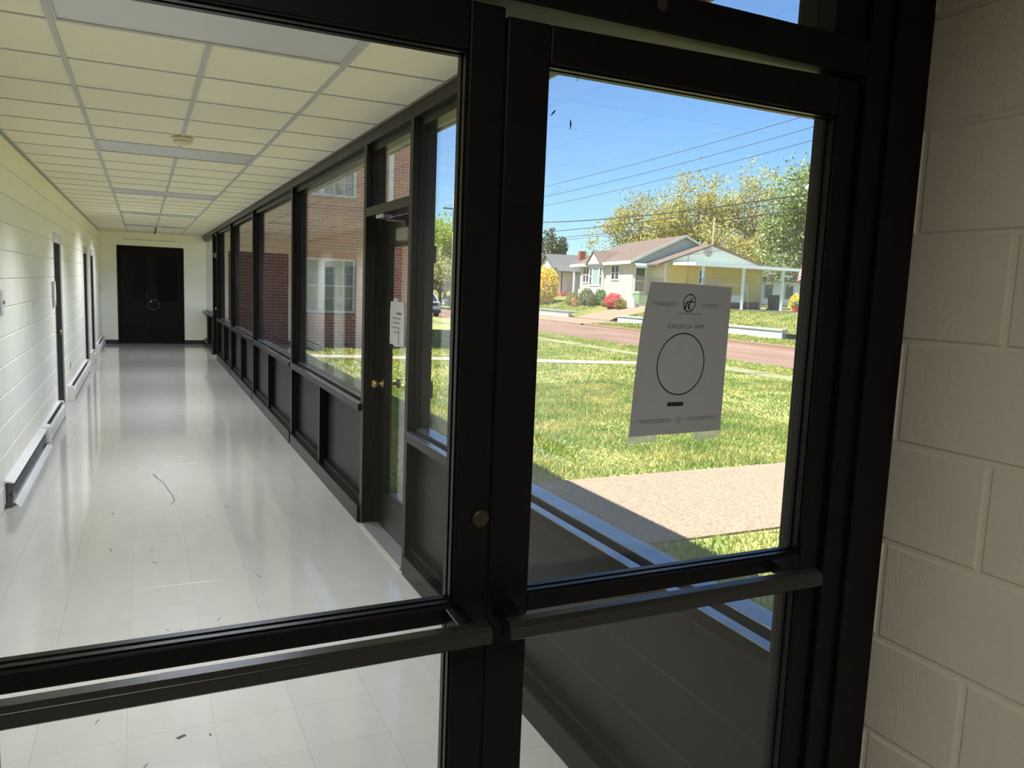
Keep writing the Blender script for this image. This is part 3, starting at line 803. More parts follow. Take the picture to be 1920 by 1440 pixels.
cyl = MB().lathe([(0.0145, 0.0), (0.0145, -0.004), (0.012, -0.006)], (0.482, LY0, TZ - 0.368), 'y', 26)
cyl.build('lock_cylinder', 'bronze_dull', dl, smooth=False)
box('key_slot', 'ink', (0.481, 0.483, LY0 - 0.0066, LY0 - 0.0058, TZ - 0.373, TZ - 0.363), dl)

# ---- flyer taped on the right leaf's glass
FY = LY0 + 0.0185
fy = empty('flyer', (0.87, FY, TZ - 0.25), label='grey printed CHURCH APP flyer taped to the lobby door glass', cat='flyer')
def fl_edge(t):       # left and right edge of the sheet at height t (0 bottom, 1 top), as it curls
    l = 0.769 + 0.004 * t + 0.012 * t * t + 0.006 * max(0, t - 0.72) / 0.28
    r = 0.9745 + 0.004 * t
    return l, r
def fl_pt(s, t, lift=0.0):
    l, r = fl_edge(t)
    x = l + (r - l) * s
    z = TZ + (-0.2515 + 0.003 * s) + t * (0.2725 - 0.0065 * s) + 0.0012 * math.sin(3 * s) * t
    curl = 0.010 * max(0.0, 0.30 - s) / 0.30 * (0.25 + 0.75 * t) + 0.003 * (1 - math.cos(2 * math.pi * s)) * 0.5
    return (x, FY - 0.001 - curl - lift, z)
sheet('page', 'paper', (0, -1, 0), fy, 20, 24, fl_pt)
def printed(polys, m, name):
    """flat print: 2-D polygons in sheet space (s,t) laid just over the page"""
    mb = MB()
    for poly in polys:
        n = len(poly)
        a = [fl_pt(s, t, 0.0006) for s, t in poly]; b = [fl_pt(s, t, 0.0009) for s, t in poly]
        mb.add(a + b, [tuple(range(n, 2 * n))] + [(i, (i + 1) % n, (i + 1) % n + n, i + n) for i in range(n)])
    return mb.build(name, m, fy)
def ring(cx_, cz_, rx, rz, w, n=56):
    P = lambda k, q: (cx_ + (rx + q) * math.cos(2 * math.pi * k / n), cz_ + (rz + q * rx and (rz + q * rz / rx)) * math.sin(2 * math.pi * k / n))
    return [[P(k, 0), P(k + 1, 0), P(k + 1, -w), P(k, -w)] for k in range(n)]
def stroke(pts, ws):
    out = []
    for i in range(len(pts) - 1):
        (x0, y0), (x1, y1) = pts[i], pts[i + 1]
        d = Vector((x1 - x0, (y1 - y0) * 1.33)); d.normalize()
        nx, ny = -d.y, d.x / 1.33
        out.append([(x0 - nx * ws[i], y0 - ny * ws[i]), (x1 - nx * ws[i + 1], y1 - ny * ws[i + 1]), (x1 + nx * ws[i + 1], y1 + ny * ws[i + 1]), (x0 + nx * ws[i], y0 + ny * ws[i])])
    return out
hb = lambda a, b, z, h: [[(a, z), (b, z), (b, z + h), (a, z + h)]]
printed(ring(0.50, 0.875, 0.072, 0.060, 0.007), 'ink', 'emblem_ring')
em = stroke([(0.445, 0.868), (0.47, 0.880), (0.50, 0.886), (0.535, 0.884), (0.560, 0.880)], [0.002, 0.005, 0.006, 0.006, 0.002])
em += stroke([(0.482, 0.880), (0.468, 0.866), (0.458, 0.850), (0.462, 0.838), (0.470, 0.832)], [0.003, 0.006, 0.008, 0.006, 0.002])
em += stroke([(0.512, 0.882), (0.497, 0.868), (0.492, 0.852), (0.503, 0.838), (0.530, 0.832)], [0.003, 0.007, 0.011, 0.008, 0.002])
em += stroke([(0.514, 0.892), (0.522, 0.900), (0.520, 0.912)], [0.003, 0.006, 0.001])
printed(em, 'ink', 'emblem')
rl = []
def rules(): 
    for q in rl: printed([q], 'ink_faint', 'rule_line')
    rl.clear()
for z, a, b in ((0.873, 0.06, 0.36), (0.863, 0.10, 0.38), (0.853, 0.12, 0.35)):
    rl += hb(a, b, z, 0.0014); rl += hb(1.02 - b, 1.02 - a - 0.06, z, 0.0014)
for z, a, b in ((0.104, 0.06, 0.43), (0.094, 0.09, 0.45), (0.084, 0.11, 0.42)):
    rl += hb(a, b, z, 0.0013); rl += hb(1.02 - b, 1.02 - a, z, 0.0013)
rules()
for k in range(6):
    a = k * math.pi / 3
    rl += stroke([(0.51 + 0.012 * math.cos(a), 0.094 + 0.009 * math.sin(a)), (0.51 + 0.035 * math.cos(a), 0.094 + 0.026 * math.sin(a))], [0.003, 0.001])
printed(rl, 'ink_faint', 'ornament')
sm = []
x = 0.38
while x < 0.64:
    w_ = random.uniform(0.008, 0.02); sm += hb(x, x + w_, 0.803, 0.0035); x += w_ + 0.006
printed(sm, 'ink_faint', 'small_print')
printed(ring(0.485, 0.47, 0.262, 0.208, 0.010, 80), 'ink', 'oval_outline')
pill = [(0.46 + 0.085 * (1 if math.cos(a) > 0 else -1) * (0.82) + 0.018 * math.cos(a), 0.202 + 0.0135 * math.sin(a)) for a in np.linspace(0, 2 * math.pi, 40, endpoint=False)]
printed([pill], 'ink', 'pill_badge')
printed(hb(0.41, 0.418, 0.1995, 0.006) + hb(0.445, 0.53, 0.2005, 0.0035), 'ink_faint', 'pill_mark')
# lettering
tc = bpy.data.curves.new('church_app', 'FONT'); tc.body = 'CHURCH APP'; tc.size = 1.0; tc.space_character = 1.12
to = bpy.data.objects.new('lettering_source', tc); COL.objects.link(to)
bpy.context.view_layer.update()
tme = to.to_mesh()
V = np.array([v.co[:] for v in tme.vertices]); Fc = [tuple(p.vertices) for p in tme.polygons]
to.to_mesh_clear(); bpy.data.objects.remove(to); bpy.data.curves.remove(tc)
tw, th = np.ptp(V[:, 0]), np.ptp(V[:, 1]); V[:, 0] -= V[:, 0].min(); V[:, 1] -= V[:, 1].min()
s0, s1, t0, t1 = 0.30, 0.70, 0.705, 0.735
mb = MB().add([fl_pt(s0 + (s1 - s0) * p[0] / tw, t0 + (t1 - t0) * p[1] / th, 0.0007) for p in V], Fc)
mb.build('lettering', 'ink_faint', fy)
# tape strips above and below the page, on the glass
def tape(x0, x1, z0, z1, sk=0.0):
    sheet('tape', 'tape', (0, -1, 0), fy, 3, 2, lambda s, t: (x0 + (x1 - x0) * s, FY + 0.0006, TZ + z0 + (z1 - z0) * t + sk * s), thick=0.0002)
tape(0.768, 0.826, 0.005, 0.031, -0.002); tape(0.776, 0.793, -0.018, 0.005)
tape(0.908, 0.962, 0.002, 0.033)
tape(0.769, 0.832, -0.266, -0.240, 0.003); tape(0.915, 0.975, -0.266, -0.238, 0.004)
# dead bugs on the glass
for nm, x, z, a, L in (('dead_bug', 0.592, 0.279, 0.9, 0.006), ('dead_bug', 0.624, 0.265, 1.65, 0.0075), ('dead_bug', 0.633, 0.338, 1.6, 0.005)):
    lab = {0.006: 'small slanted dark bug stuck on door glass beside the left stile', 0.0075: 'small upright dark bug stuck on door glass below the slanted one', 0.005: 'hair-thin dark bug on door glass just under the top rail'}[L]
    b = empty(nm, (x, FY, TZ + z), label=lab, cat='bug')
    p = [(x - L * math.cos(a), FY - 0.0008, TZ + z - L * math.sin(a)), (x, FY - 0.0012, TZ + z), (x + L * math.cos(a), FY - 0.0008, TZ + z + L * math.sin(a))]
    MB().tube(p, [0.0004, 0.0016 if L > 0.0055 else 0.0005, 0.0006], 6).build('body', 'bug', b)
    w_ = MB().tube([p[0], (p[0][0] - 0.0025, p[0][1], p[0][2] + 0.001)], 0.0003, 4).tube([p[1], (p[1][0] + 0.003, p[1][1], p[1][2] + 0.0015)], 0.0003, 4)
    w_.build('legs', 'bug', b)

# ================================================================== CORRIDOR FITTINGS
def heater(y0, y1, lab, cover=True, cap_near=True):
    h = empty('baseboard_heater', (XL + 0.04, (y0 + y1) / 2, 0), label=lab, cat='heater', group='baseboard heaters along the left wall')
    a = XL
    if cover:
        MB().prism([(a, 0.03), (a + 0.012, 0.03), (a + 0.012, 0.19), (a + 0.035, 0.195), (a + 0.035, 0.205), (a, 0.205)], 'y', y0, y1).build('back_plate', 'heater', h)
        MB().prism([(a + 0.055, 0.025), (a + 0.078, 0.04), (a + 0.078, 0.155), (a + 0.060, 0.178), (a + 0.056, 0.176), (a + 0.072, 0.152), (a + 0.072, 0.044), (a + 0.052, 0.03)], 'y', y0, y1).build('front_cover', 'heater', h)
    else:
        MB().prism([(a, 0.03), (a + 0.006, 0.03), (a + 0.006, 0.19), (a + 0.062, 0.180), (a + 0.064, 0.188), (a, 0.205)], 'y', y0, y1).build('back_plate', 'heater', h)
        MB().prism([(a + 0.035, 0.0), (a + 0.098, 0.0), (a + 0.085, 0.02), (a + 0.062, 0.045), (a + 0.058, 0.043), (a + 0.075, 0.018)], 'y', y0, y1).build('bottom_lip', 'heater', h)
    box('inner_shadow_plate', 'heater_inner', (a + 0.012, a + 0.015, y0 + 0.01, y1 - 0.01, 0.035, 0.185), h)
    MB().tube([(a + 0.038, y0, 0.10), (a + 0.038, y1, 0.10)], 0.011, 10).build('pipe', 'bronze_dull', h)
    fins = MB()
    y = y0 + 0.06
    while y < y1 - 0.05:
        fins.box(a + 0.017, a + 0.056, y, y + 0.004, 0.065, 0.14); y += 0.05
    fins.build('fins', 'fins', h, kind='stuff')
    if cover and cap_near:
        for yy in (y0 - 0.02, y1 - 0.04):
            MB().prism([(a, 0.0), (a + 0.082, 0.0), (a + 0.082, 0.16), (a + 0.06, 0.21), (a, 0.212)], 'y', yy, yy + 0.06).build('end_cap', 'heater', h, bevel=0.004)
    if not cover:
        box('end_bracket', 'heater_inner', (a, a + 0.05, y0 + 0.01, y0 + 0.016, 0.0, 0.19), h)
        box('valve', 'fins', (a + 0.015, a + 0.055, y0 + 0.03, y0 + 0.08, 0.06, 0.10), h, bevel=0.004)
        box('junction_cap', 'heater', (a, a + 0.085, y1 - 0.09, y1 + 0.04, 0.05, 0.215), h, bevel=0.008)
    return h
heater(6.46, 8.70, 'open baseboard heater missing its front cover', cover=False)
heater(8.76, 10.36, 'covered baseboard heater ending at the nearest left doorway')
heater(11.72, 15.30, 'long covered baseboard heater between first and second left doorways')
heater(16.56, 17.25, 'short baseboard heater between second and third left doorways')
heater(18.62, 21.15, 'baseboard heater reaching the far end wall')
ps = empty('wall_plate', (XL, 6.66, 1.40), label='white switch plate on the left wall above the open heater', cat='switch')
box('plate', 'plate', (XL, XL + 0.012, 6.60, 6.72, 1.39, 1.57), ps, bevel=0.003)
box('toggle', 'plate_grey', (XL + 0.012, XL + 0.026, 6.65, 6.665, 1.465, 1.49), ps)
sg = empty('door_sign', (XL, 10.25, 1.32), label='grey sign holder beside the nearest left doorway', cat='sign')
box('holder', 'plate_grey', (XL, XL + 0.022, 10.14, 10.36, 1.32, 1.60), sg, bevel=0.003)
box('insert', 'plate', (XL + 0.022, XL + 0.024, 10.16, 10.34, 1.38, 1.56), sg)
ot = empty('wall_outlet', (XL, 12.16, 0.38), label='dark edged power outlet low on the left wall', cat='outlet')
box('plate', 'plate', (XL, XL + 0.008, 12.11, 12.19, 0.38, 0.49), ot, bevel=0.002)
box('socket', 'ink', (XL + 0.008, XL + 0.012, 12.13, 12.17, 0.40, 0.47), ot)
th_ = empty('thermostat', (XL + 0.0, 20.7, 1.35), label='small thermostat on the left wall near the far corner', cat='thermostat')
box('case', 'plate_grey', (XL, XL + 0.03, 20.65, 20.75, 1.30, 1.42), th_, bevel=0.004)
box('dial', 'plate', (XL + 0.03, XL + 0.036, 20.68, 20.72, 1.34, 1.38), th_)

# ================================================================== OUTSIDE GROUND
G = -0.20
def drive_z(x):
    return -0.08 + 0.95 * min(max((x - 26.6) / 4.2, 0), 1)
def yard_z(x, y):
    if 41.2 < y < 46.4 and x < 31.5: return drive_z(x) - 0.05
    a = min(max((x - 26.6) / 3.6, 0), 1)
    return 0.16 + 0.70 * a + 0.25 * min(max((y - 46) / 14, 0), 1) * a
def grid_ground(name, m, x0, x1, y0, y1, zf, step=1.0, **kw):
    nx = max(1, int((x1 - x0) / step)); ny = max(1, int((y1 - y0) / step))
    vs_ = [(x0 + (x1 - x0) * i / nx, y0 + (y1 - y0) * j / ny, 0) for j in range(ny + 1) for i in range(nx + 1)]
    vs_ = [(x, y, zf(x, y)) for x, y, _ in vs_]
    fs_ = [(j * (nx + 1) + i, j * (nx + 1) + i + 1, (j + 1) * (nx + 1) + i + 1, (j + 1) * (nx + 1) + i) for j in range(ny) for i in range(nx)]
    return MB().add(vs_, fs_).build(name, m, **kw)
lawn = grid_ground('lawn', 'soil_lawn', 1.50, 16.4, -12, 110, lambda x, y: G, 2.0, kind='structure')
box('street', 'street', (16.0, 23.5, -60, 240, -0.40, -0.27), kind='structure')
verge = grid_ground('verge', 'yard', 23.75, 26.62, -40, 110, lambda x, y: -0.16 + 0.02 * (x - 23.75), 1.5, kind='structure')
box('curb_far', 'curb', (23.45, 23.75, -40, 39.6, -0.36, -0.155), kind='structure')
yard_o = grid_ground('yard', 'yard', 26.62, 110, -40, 160, yard_z, 1.0, kind='structure')
box('ground_far', 'far_ground', (-300, 500, -200, 700, -0.9, -0.62), kind='structure')

def poly_slab(mb, poly, z0, z1):
    n = len(poly)
    zf = z1 if callable(z1) else (lambda x, y: z1)
    mb.add([(x, y, zf(x, y) - 0.12) for x, y in poly] + [(x, y, zf(x, y)) for x, y in poly],
           [tuple(range(n))[::-1], tuple(range(n, 2 * n))] + [(i, (i + 1) % n, (i + 1) % n + n, i + n) for i in range(n)])
    return mb
# walk from the exterior door to the street: smooth stoop slab, then aggregate slabs
walk = empty('walkway', (5, 5.7, G), kind='structure')
box('slab', 'concrete', (1.54, 3.47, 4.3, 6.66, G - 0.1, G + 0.025), walk, bevel=0.004)
x = 3.478
for k in range(6):
    x1 = x + 1.85
    box('slab', 'concrete_agg', (x, x1 - 0.010, 4.72, 6.65, G - 0.1, G + 0.022), walk, bevel=0.005)
    x = x1
# slanting narrow path further along the lawn and the old sidewalk by the street
pth = empty('path', (8, 19, G), kind='structure')
for k in range(7):
    xa, xb = 1.6 + k * 1.78, 1.6 + (k + 1) * 1.78 - 0.02
    ya, yb = 20.95 - 0.27 * (xa - 1.6), 20.95 - 0.27 * (xb - 1.6)
    poly_slab(MB(), [(xa, ya - 0.85), (xb, yb - 0.85), (xb, yb), (xa, ya)], 0, G + 0.03).build('slab', 'concrete', pth)
sw = empty('sidewalk', (14.1, 20, G), kind='structure')
for k in range(40):
    y = -6 + 1.5 * k
    box('slab', 'old_walk', (13.75, 14.5, y, y + 1.47, G - 0.1, G + 0.012 + 0.008 * (k % 3)), sw)
# drive and walk up to the house
drv = empty('house_walk', (27, 44, 0), kind='structure')
poly_slab(MB(), [(23.4, 39.8), (26.6, 40.75), (26.6, 46.9), (23.4, 53)], 0, lambda x, y: -0.17 if x < 24 else -0.075).build('apron', 'concrete_pink', drv)
poly_slab(MB(), [(26.61, 40.75), (28.6, 41.5), (28.6, 46.3), (26.61, 46.88)], 0, lambda x, y: drive_z(x) + 0.005).build('slab', 'concrete_pink', drv)
poly_slab(MB(), [(28.61, 41.5), (30.9, 42.9), (30.9, 45.5), (28.61, 46.3)], 0, lambda x, y: drive_z(x) + 0.005).build('slab', 'concrete_pink', drv)
def ret_wall(y0, y1, ret, lab):
    w = empty('retaining_wall', (26.7, (y0 + y1) / 2, -0.1), label=lab, cat='wall')
    box('face', 'retain_white', (26.55, 26.85, y0, y1, -0.15, 0.26), w, bevel=0.01)
    box('coping', 'retain_white', (26.50, 26.90, y0 - 0.03, y1 + 0.03, 0.26, 0.34), w, bevel=0.01)
    if ret:
        MB().prism([(26.85, -0.1), (30.0, 0.4), (30.0, 0.55), (26.85, 0.30)], 'y', ret[0], ret[1]).build('return', 'retain_white', w)
ret_wall(26.9, 40.7, None, 'low white retaining wall below the carport lawn')
ret_wall(46.9, 75.0, (46.9, 47.2), 'low white retaining wall below the flowering shrubs')

# ---- grass blades
def blades(name, n, x0, x1, y0, y1, hmin, hmax, holes, parent, zf=None, bias=1.0):
    px_ = x0 + (x1 - x0) * rng.random(n) ** bias; py_ = y0 + (y1 - y0) * rng.random(n) ** bias
    keep = np.ones(n, bool)
    for (a, b, c, d_) in holes: keep &= ~((px_ > a) & (px_ < b) & (py_ > c) & (py_ < d_))
    pt = 20.95 - 0.27 * (px_ - 1.6); keep &= ~((py_ < pt) & (py_ > pt - 0.85) & (px_ < 14.0))
    px_, py_ = px_[keep], py_[keep]; n = len(px_)
    dist = np.hypot(px_, py_)
    h = (hmin + (hmax - hmin) * rng.random(n)) * (0.8 + 0.4 * np.sin(px_ * 2.3) * np.sin(py_ * 1.9))
    w = 0.0035 + 0.0009 * dist
    a = rng.random(n) * 2 * math.pi; la = rng.random(n) * 2 * math.pi; ln = h * rng.random(n) * 0.9
    z = np.full(n, G) if zf is None else np.array([zf(x, y) for x, y in zip(px_, py_)])
    v0 = np.stack([px_ - np.cos(a) * w, py_ - np.sin(a) * w, z], 1); v1 = np.stack([px_ + np.cos(a) * w, py_ + np.sin(a) * w, z], 1)
    v2 = np.stack([px_ + np.cos(la) * ln, py_ + np.sin(la) * ln, z + h], 1)
    V_ = np.stack([v0, v1, v2], 1).reshape(-1, 3); F_ = np.arange(3 * n).reshape(-1, 3)
    o = link(name, np_mesh(name, V_, F_, 'blade'), parent); o['kind'] = 'stuff'
    return o
WH = [(1.5, 15, 4.68, 6.68), (1.5, 3.5, 4.25, 6.70), (13.75, 14.5, -10, 80)]
blades('grass', 150000, 1.6, 9.0, 1.5, 14.0, 0.03, 0.075, WH, lawn)
blades('grass', 90000, 3.0, 16.3, 12.0, 32.0, 0.03, 0.075, WH, lawn)
blades('grass', 30000, 8.5, 16.3, 4.0, 14.0, 0.03, 0.08, WH, lawn)

blades('grass', 26000, 23.8, 26.5, 14.0, 60.0, 0.03, 0.08, [(23, 27, 39.3, 53)], verge, zf=lambda x, y: -0.16 + 0.02 * (x - 23.75))
blades('grass', 42000, 26.95, 34.0, 18.0, 62.0, 0.03, 0.10, [(26, 32, 40.8, 46.9), (30, 40, 37, 75)], yard_o, zf=yard_z)

# ================================================================== BRICK BUILDING
BY, BX1, BTOP = 23.0, 7.72, 6.55
bb = empty('brick_building', (4.6, BY, G), label='red brick two storey building with white sash windows', cat='building')
WIN = [(3.95, 5.70, 0.81, 2.385), (3.95, 5.70, 4.17, 5.75)]
core = MB()
for r in cut_rect((1.3, BX1 - 0.02, G - 0.3, BTOP), WIN):
    core.box(r[0], r[1], BY + 0.012, BY + 0.25, r[2], r[3])
core.box(BX1 - 0.25, BX1 - 0.012, BY + 0.25, BY + 9.0, G - 0.3, BTOP)
core.box(1.3, BX1 - 0.25, BY + 2.2, BY + 2.4, G - 0.3, BTOP)
core.box(-7, BX1, BY + 8.8, BY + 9.0, G - 0.3, BTOP)
core.box(-7, BX1 - 0.25, BY + 0.25, BY + 8.8, BTOP - 0.2, BTOP)
core.box(-7, 1.3, BY - 1.4, BY + 0.25, 3.25, BTOP)
core.build('wall_core', 'mortar', bb)
bl, bh, bj = 0.25, 0.0875, 0.017
rects = []
k = 0
z = G - 0.05
while z < BTOP - 0.02:
    x = 1.42 - (bl / 2 if k % 2 else 0)
    while x < BX1:
        r = (max(x, 1.42) + bj / 2, min(x + bl, BX1) - bj / 2, z + bj / 2, min(z + bh, BTOP) - bj / 2)
        if r[1] - r[0] > 0.03:
            rects += cut_rect(r, [(w[0] - 0.005, w[1] + 0.005, w[2] - 0.095, w[3] + (0.22 if w[2] < 2 else 0.20)) for w in WIN])
        x += bl
    z += bh; k += 1
def bkey(r):
    cx_, cz_ = (r[0] + r[1]) / 2, (r[2] + r[3]) / 2
    return abs(cx_ - 5.2) + 0.7 * abs(cz_ - 3.2)
lay_pieces(bb, 'brick', rects, BY + 0.012, 0.03, '-y', 'brick', 0.003, key=bkey)
side = []
z = G - 0.05; k = 0
while z < BTOP - 0.02:
    y = BY + 0.02 - (bl / 2 if k % 2 else 0)
    while y < BY + 9:
        side.append((max(y, BY + 0.0) + bj / 2, min(y + bl, BY + 9) - bj / 2, z + bj / 2, min(z + bh, BTOP) - bj / 2)); y += bl
    z += bh; k += 1
lay_pieces(bb, 'side_brick', [r for r in side if r[1] - r[0] > 0.03], BX1 - 0.008, 0.03, '+x', 'brick', 0.003, limit=0)
# soldier course over the openings, brick sills
for w in WIN:
    x = w[0]
    while x < w[1] - 0.02:
        link('soldier_brick', chamfer_box(0.068, 0.03, 0.205, 0.003, 'brick', '-y'), bb, (x + 0.04, BY + 0.012, w[3] + 0.108)); x += 0.08
    x = w[0]
    while x < w[1] - 0.02:
        link('sill_brick', chamfer_box(0.07, 0.09, 0.075, 0.003, 'brick_sill', '-y'), bb, (x + 0.04, BY + 0.0, w[2] - 0.05)); x += 0.08
def sash_window(w, mid0, mid1):
    f = empty('window', (w[0], BY, w[2])); f.parent = bb; f.location = Vector((w[0], BY, w[2])) - Vector(bb.location); OFF[f.name] = Vector((w[0], BY, w[2]))
    fr_ = MB()
    fr_.box(w[0], w[1], BY + 0.03, BY + 0.12, w[3] - 0.06, w[3]).box(w[0], w[1], BY - 0.01, BY + 0.12, w[2], w[2] + 0.055)
    fr_.box(w[1] - 0.06, w[1], BY + 0.03, BY + 0.12, w[2] + 0.055, w[3] - 0.06).box(w[0], w[0] + 0.06, BY + 0.03, BY + 0.12, w[2] + 0.055, w[3] - 0.06)
    fr_.box(mid0, mid1, BY + 0.02, BY + 0.12, w[2] + 0.055, w[3] - 0.06)
    fr_.build('casing', 'white_ext', f)
    for a, b, nx in ((w[0] + 0.06, mid0, 2), (mid1, w[1] - 0.06, 3)):
        mt = MB()
        for i in range(1, nx):
            x_ = a + (b - a) * i / nx; mt.box(x_ - 0.010, x_ + 0.010, BY + 0.05, BY + 0.075, w[2] + 0.055, w[3] - 0.06)
        z0, z1 = w[2] + 0.055, w[3] - 0.06
        for j in range(1, 4):
            z_ = z0 + (z1 - z0) * j / 4; h_ = 0.022 if j == 2 else 0.010
            mt.box(a, b, BY + 0.048, BY + 0.078, z_ - h_, z_ + h_)
        mt.build('muntins', 'white_ext', f)
        box('pane', 'glass_win', (a, b, BY + 0.06, BY + 0.066, z0, z1), f)
        cu = MB(); n = 30
        for i in range(n):
            xa, xb = a + (b - a) * i / n, a + (b - a) * (i + 1) / n
            if 0.40 < (i + 0.5) / n < 0.52: continue
            ya, yb = BY + 0.25 + 0.02 * (i % 2), BY + 0.25 + 0.02 * ((i + 1) % 2)
            cu.add([(xa, ya, z0 - 0.02), (xb, yb, z0 - 0.02), (xb, yb, z1 + 0.02), (xa, ya, z1 + 0.02), (xa, ya + 0.004, z0 - 0.02), (xb, yb + 0.004, z0 - 0.02), (xb, yb + 0.004, z1 + 0.02), (xa, ya + 0.004, z1 + 0.02)],
                   [(0, 1, 2, 3), (7, 6, 5, 4), (0, 4, 5, 1), (3, 2, 6, 7), (0, 3, 7, 4), (1, 5, 6, 2)])
        cu.build('curtain', 'curtain', f)
    return f
sash_window(WIN[0], 4.62, 4.80)
sash_window(WIN[1], 4.62, 4.78)
# downspout, gutter, eave
ds = MB().box(6.66, 6.80, BY - 0.09, BY - 0.005, 1.9, BTOP - 0.3)
ds.tube([(6.73, BY - 0.05, BTOP - 0.35), (6.73, BY - 0.25, BTOP - 0.1), (6.73, BY - 0.4, BTOP - 0.02)], 0.055, 8)
ds.build('downspout', 'white_ext', bb)
box('eave', 'white_ext', (1.2, BX1 + 0.55, BY - 0.55, BY + 9.4, BTOP - 0.10, BTOP + 0.12), bb)
MB().prism([(BY - 0.6, BTOP + 0.12), (BY + 9.5, BTOP + 0.12), (BY + 4.5, BTOP + 2.0)], 'x', 1.2, BX1 + 0.6).build('roof', 'shingle_grey', bb)

# ================================================================== TREES AND SHRUBS
def leaves(centers, size, spread, m, name, parent, seed=0):
    r = np.random.default_rng(seed)
    c = np.asarray(centers) + r.normal(0, spread, (len(centers), 3))
    n = len(c)
    a = r.normal(size=(n, 3)); a /= np.linalg.norm(a, axis=1, keepdims=True)
    b = r.normal(size=(n, 3)); b -= a * (a * b).sum(1, keepdims=True); b /= np.linalg.norm(b, axis=1, keepdims=True)
    s = size * (0.6 + 0.8 * r.random((n, 1)))
    V_ = np.stack([c - a * s, c - b * s * 0.55, c + a * s, c + b * s * 0.55], 1).reshape(-1, 3)
    o = link(name, np_mesh(name, V_, np.arange(4 * n).reshape(-1, 4), m), parent); o['kind'] = 'stuff'
    return o
def tree(name, label, group, base, h, crown, nleaf, size, m, seed, r0=0.3, bark='bark', fork=0.35, clump=0.5, nbranch=26):
    """crown: ellipsoids (dx,dy,dz,rx,ry,rz) relative to base"""
    r = random.Random(seed); nr = np.random.default_rng(seed)
    t = empty(name, base, label=label, cat='tree', group=group)
    b = Vector(base); tips = []
    tr = MB()
    top = b + Vector((r.uniform(-.4, .4), r.uniform(-.4, .4), h * 0.82))
    mids = [b + (top - b) * q + Vector((r.uniform(-.15, .15), r.uniform(-.15, .15), 0)) * h * 0.08 for q in (0, .2, .4, .6, .8, 1)]
    mids[0] = b + Vector((0, 0, -0.1))
    tr.tube(mids, [r0, r0 * .85, r0 * .7, r0 * .5, r0 * .3, r0 * .1], 8)
    vol = np.array([c[3] * c[4] * c[5] for c in crown]); vol = vol / vol.sum()
    for i in range(nbranch):
        c = crown[int(nr.choice(len(crown), p=vol))]
        d = nr.normal(size=3); d /= np.linalg.norm(d); q = 0.45 + 0.5 * r.random()
        tip = b + Vector((c[0] + d[0] * c[3] * q, c[1] + d[1] * c[4] * q, c[2] + d[2] * c[5] * q))
        s = min(max(fork + r.random() * 0.45, 0.15), 0.95)
        st = b + (top - b) * s
        if st.z > tip.z - 0.2: st = b + (top - b) * max(0.12, (tip.z - b.z - 0.6) / (top.z - b.z) * 0.7)
        mid_ = st.lerp(tip, 0.5) + Vector((r.uniform(-1, 1), r.uniform(-1, 1), r.uniform(0, 1.2))) * h * 0.03
        rr = r0 * (0.42 - 0.28 * s)
        tr.tube([st, st.lerp(mid_, 0.5), mid_, mid_.lerp(tip, .5), tip], [rr, rr * .8, rr * .6, rr * .35, rr * .12], 5, cap=False)
        for _ in range(3):
            q2 = r.uniform(0.5, 0.9); s2 = mid_.lerp(tip, q2)
            e2 = s2 + Vector((r.uniform(-1, 1), r.uniform(-1, 1), r.uniform(-0.2, 1))) * h * 0.09
            tr.tube([s2, s2.lerp(e2, .5), e2], [rr * .3, rr * .2, rr * .06], 4, cap=False); tips.append(e2)
        tips.append(tip)
    tr.build('trunk', bark, t, smooth=True)
    cs = []
    ncl = max(8, nleaf // 45)
    for i in range(ncl):
        if tips and i % 2 == 0:
            p = tips[r.randrange(len(tips))]; p = np.array(p[:])
        else:
            c = crown[int(nr.choice(len(crown), p=vol))]
            d = nr.normal(size=3); d /= np.linalg.norm(d); q = r.random() ** 0.4
            p = np.array([b.x + c[0] + d[0] * c[3] * q, b.y + c[1] + d[1] * c[4] * q, b.z + c[2] + d[2] * c[5] * q])
        cs.append(np.repeat(p[None], nleaf // ncl, 0))
    leaves(np.concatenate(cs), size, clump, m, 'foliage', t, seed)
    return t
GT = 'trees behind the yellow house'
tree('shade_tree', 'spreading yellow-green tree behind the left end of the yellow house', GT, (45.5, 66, 1.0), 11.2, [(0, 0, 7.5, 3.4, 3.4, 3.6), (-3, 1.5, 6, 2.6, 2.6, 2.6), (3, -1, 6.5, 2.8, 2.8, 3)], 13000, 0.115, 'leaf_yellowgreen', 11, 0.32, fork=0.2, clump=0.42)
tree('shade_tree', 'tall yellow-green tree rising behind the house ridge', GT, (48.8, 61.5, 1.0), 13.2, [(0, 0, 9.2, 3.4, 3.4, 3.8), (-2.5, 1, 7, 2.6, 2.6, 2.6), (2.2, -1, 8, 2.6, 2.6, 3)], 14000, 0.115, 'leaf_yellowgreen', 23, 0.38, fork=0.2, clump=0.42)
tree('shade_tree', 'thin pale leaved tree showing sky between its branches', GT, (52, 57.5, 1.0), 13.6, [(0, 0, 9.8, 2.8, 2.8, 3.6), (1, -1.2, 6.5, 2.4, 2.4, 3)], 8000, 0.11, 'leaf_pale', 35, 0.36, bark='bark_light', fork=0.3, clump=0.38)
tree('shade_tree', 'low yellow-green tree close behind the house gable', GT, (46, 55.5, 1.0), 7.6, [(0, 0, 5.0, 2.6, 2.6, 2.2), (2.5, -2.0, 4.6, 2.2, 2.2, 2)], 7000, 0.11, 'leaf_yellowgreen', 41, 0.26, fork=0.25, clump=0.4)
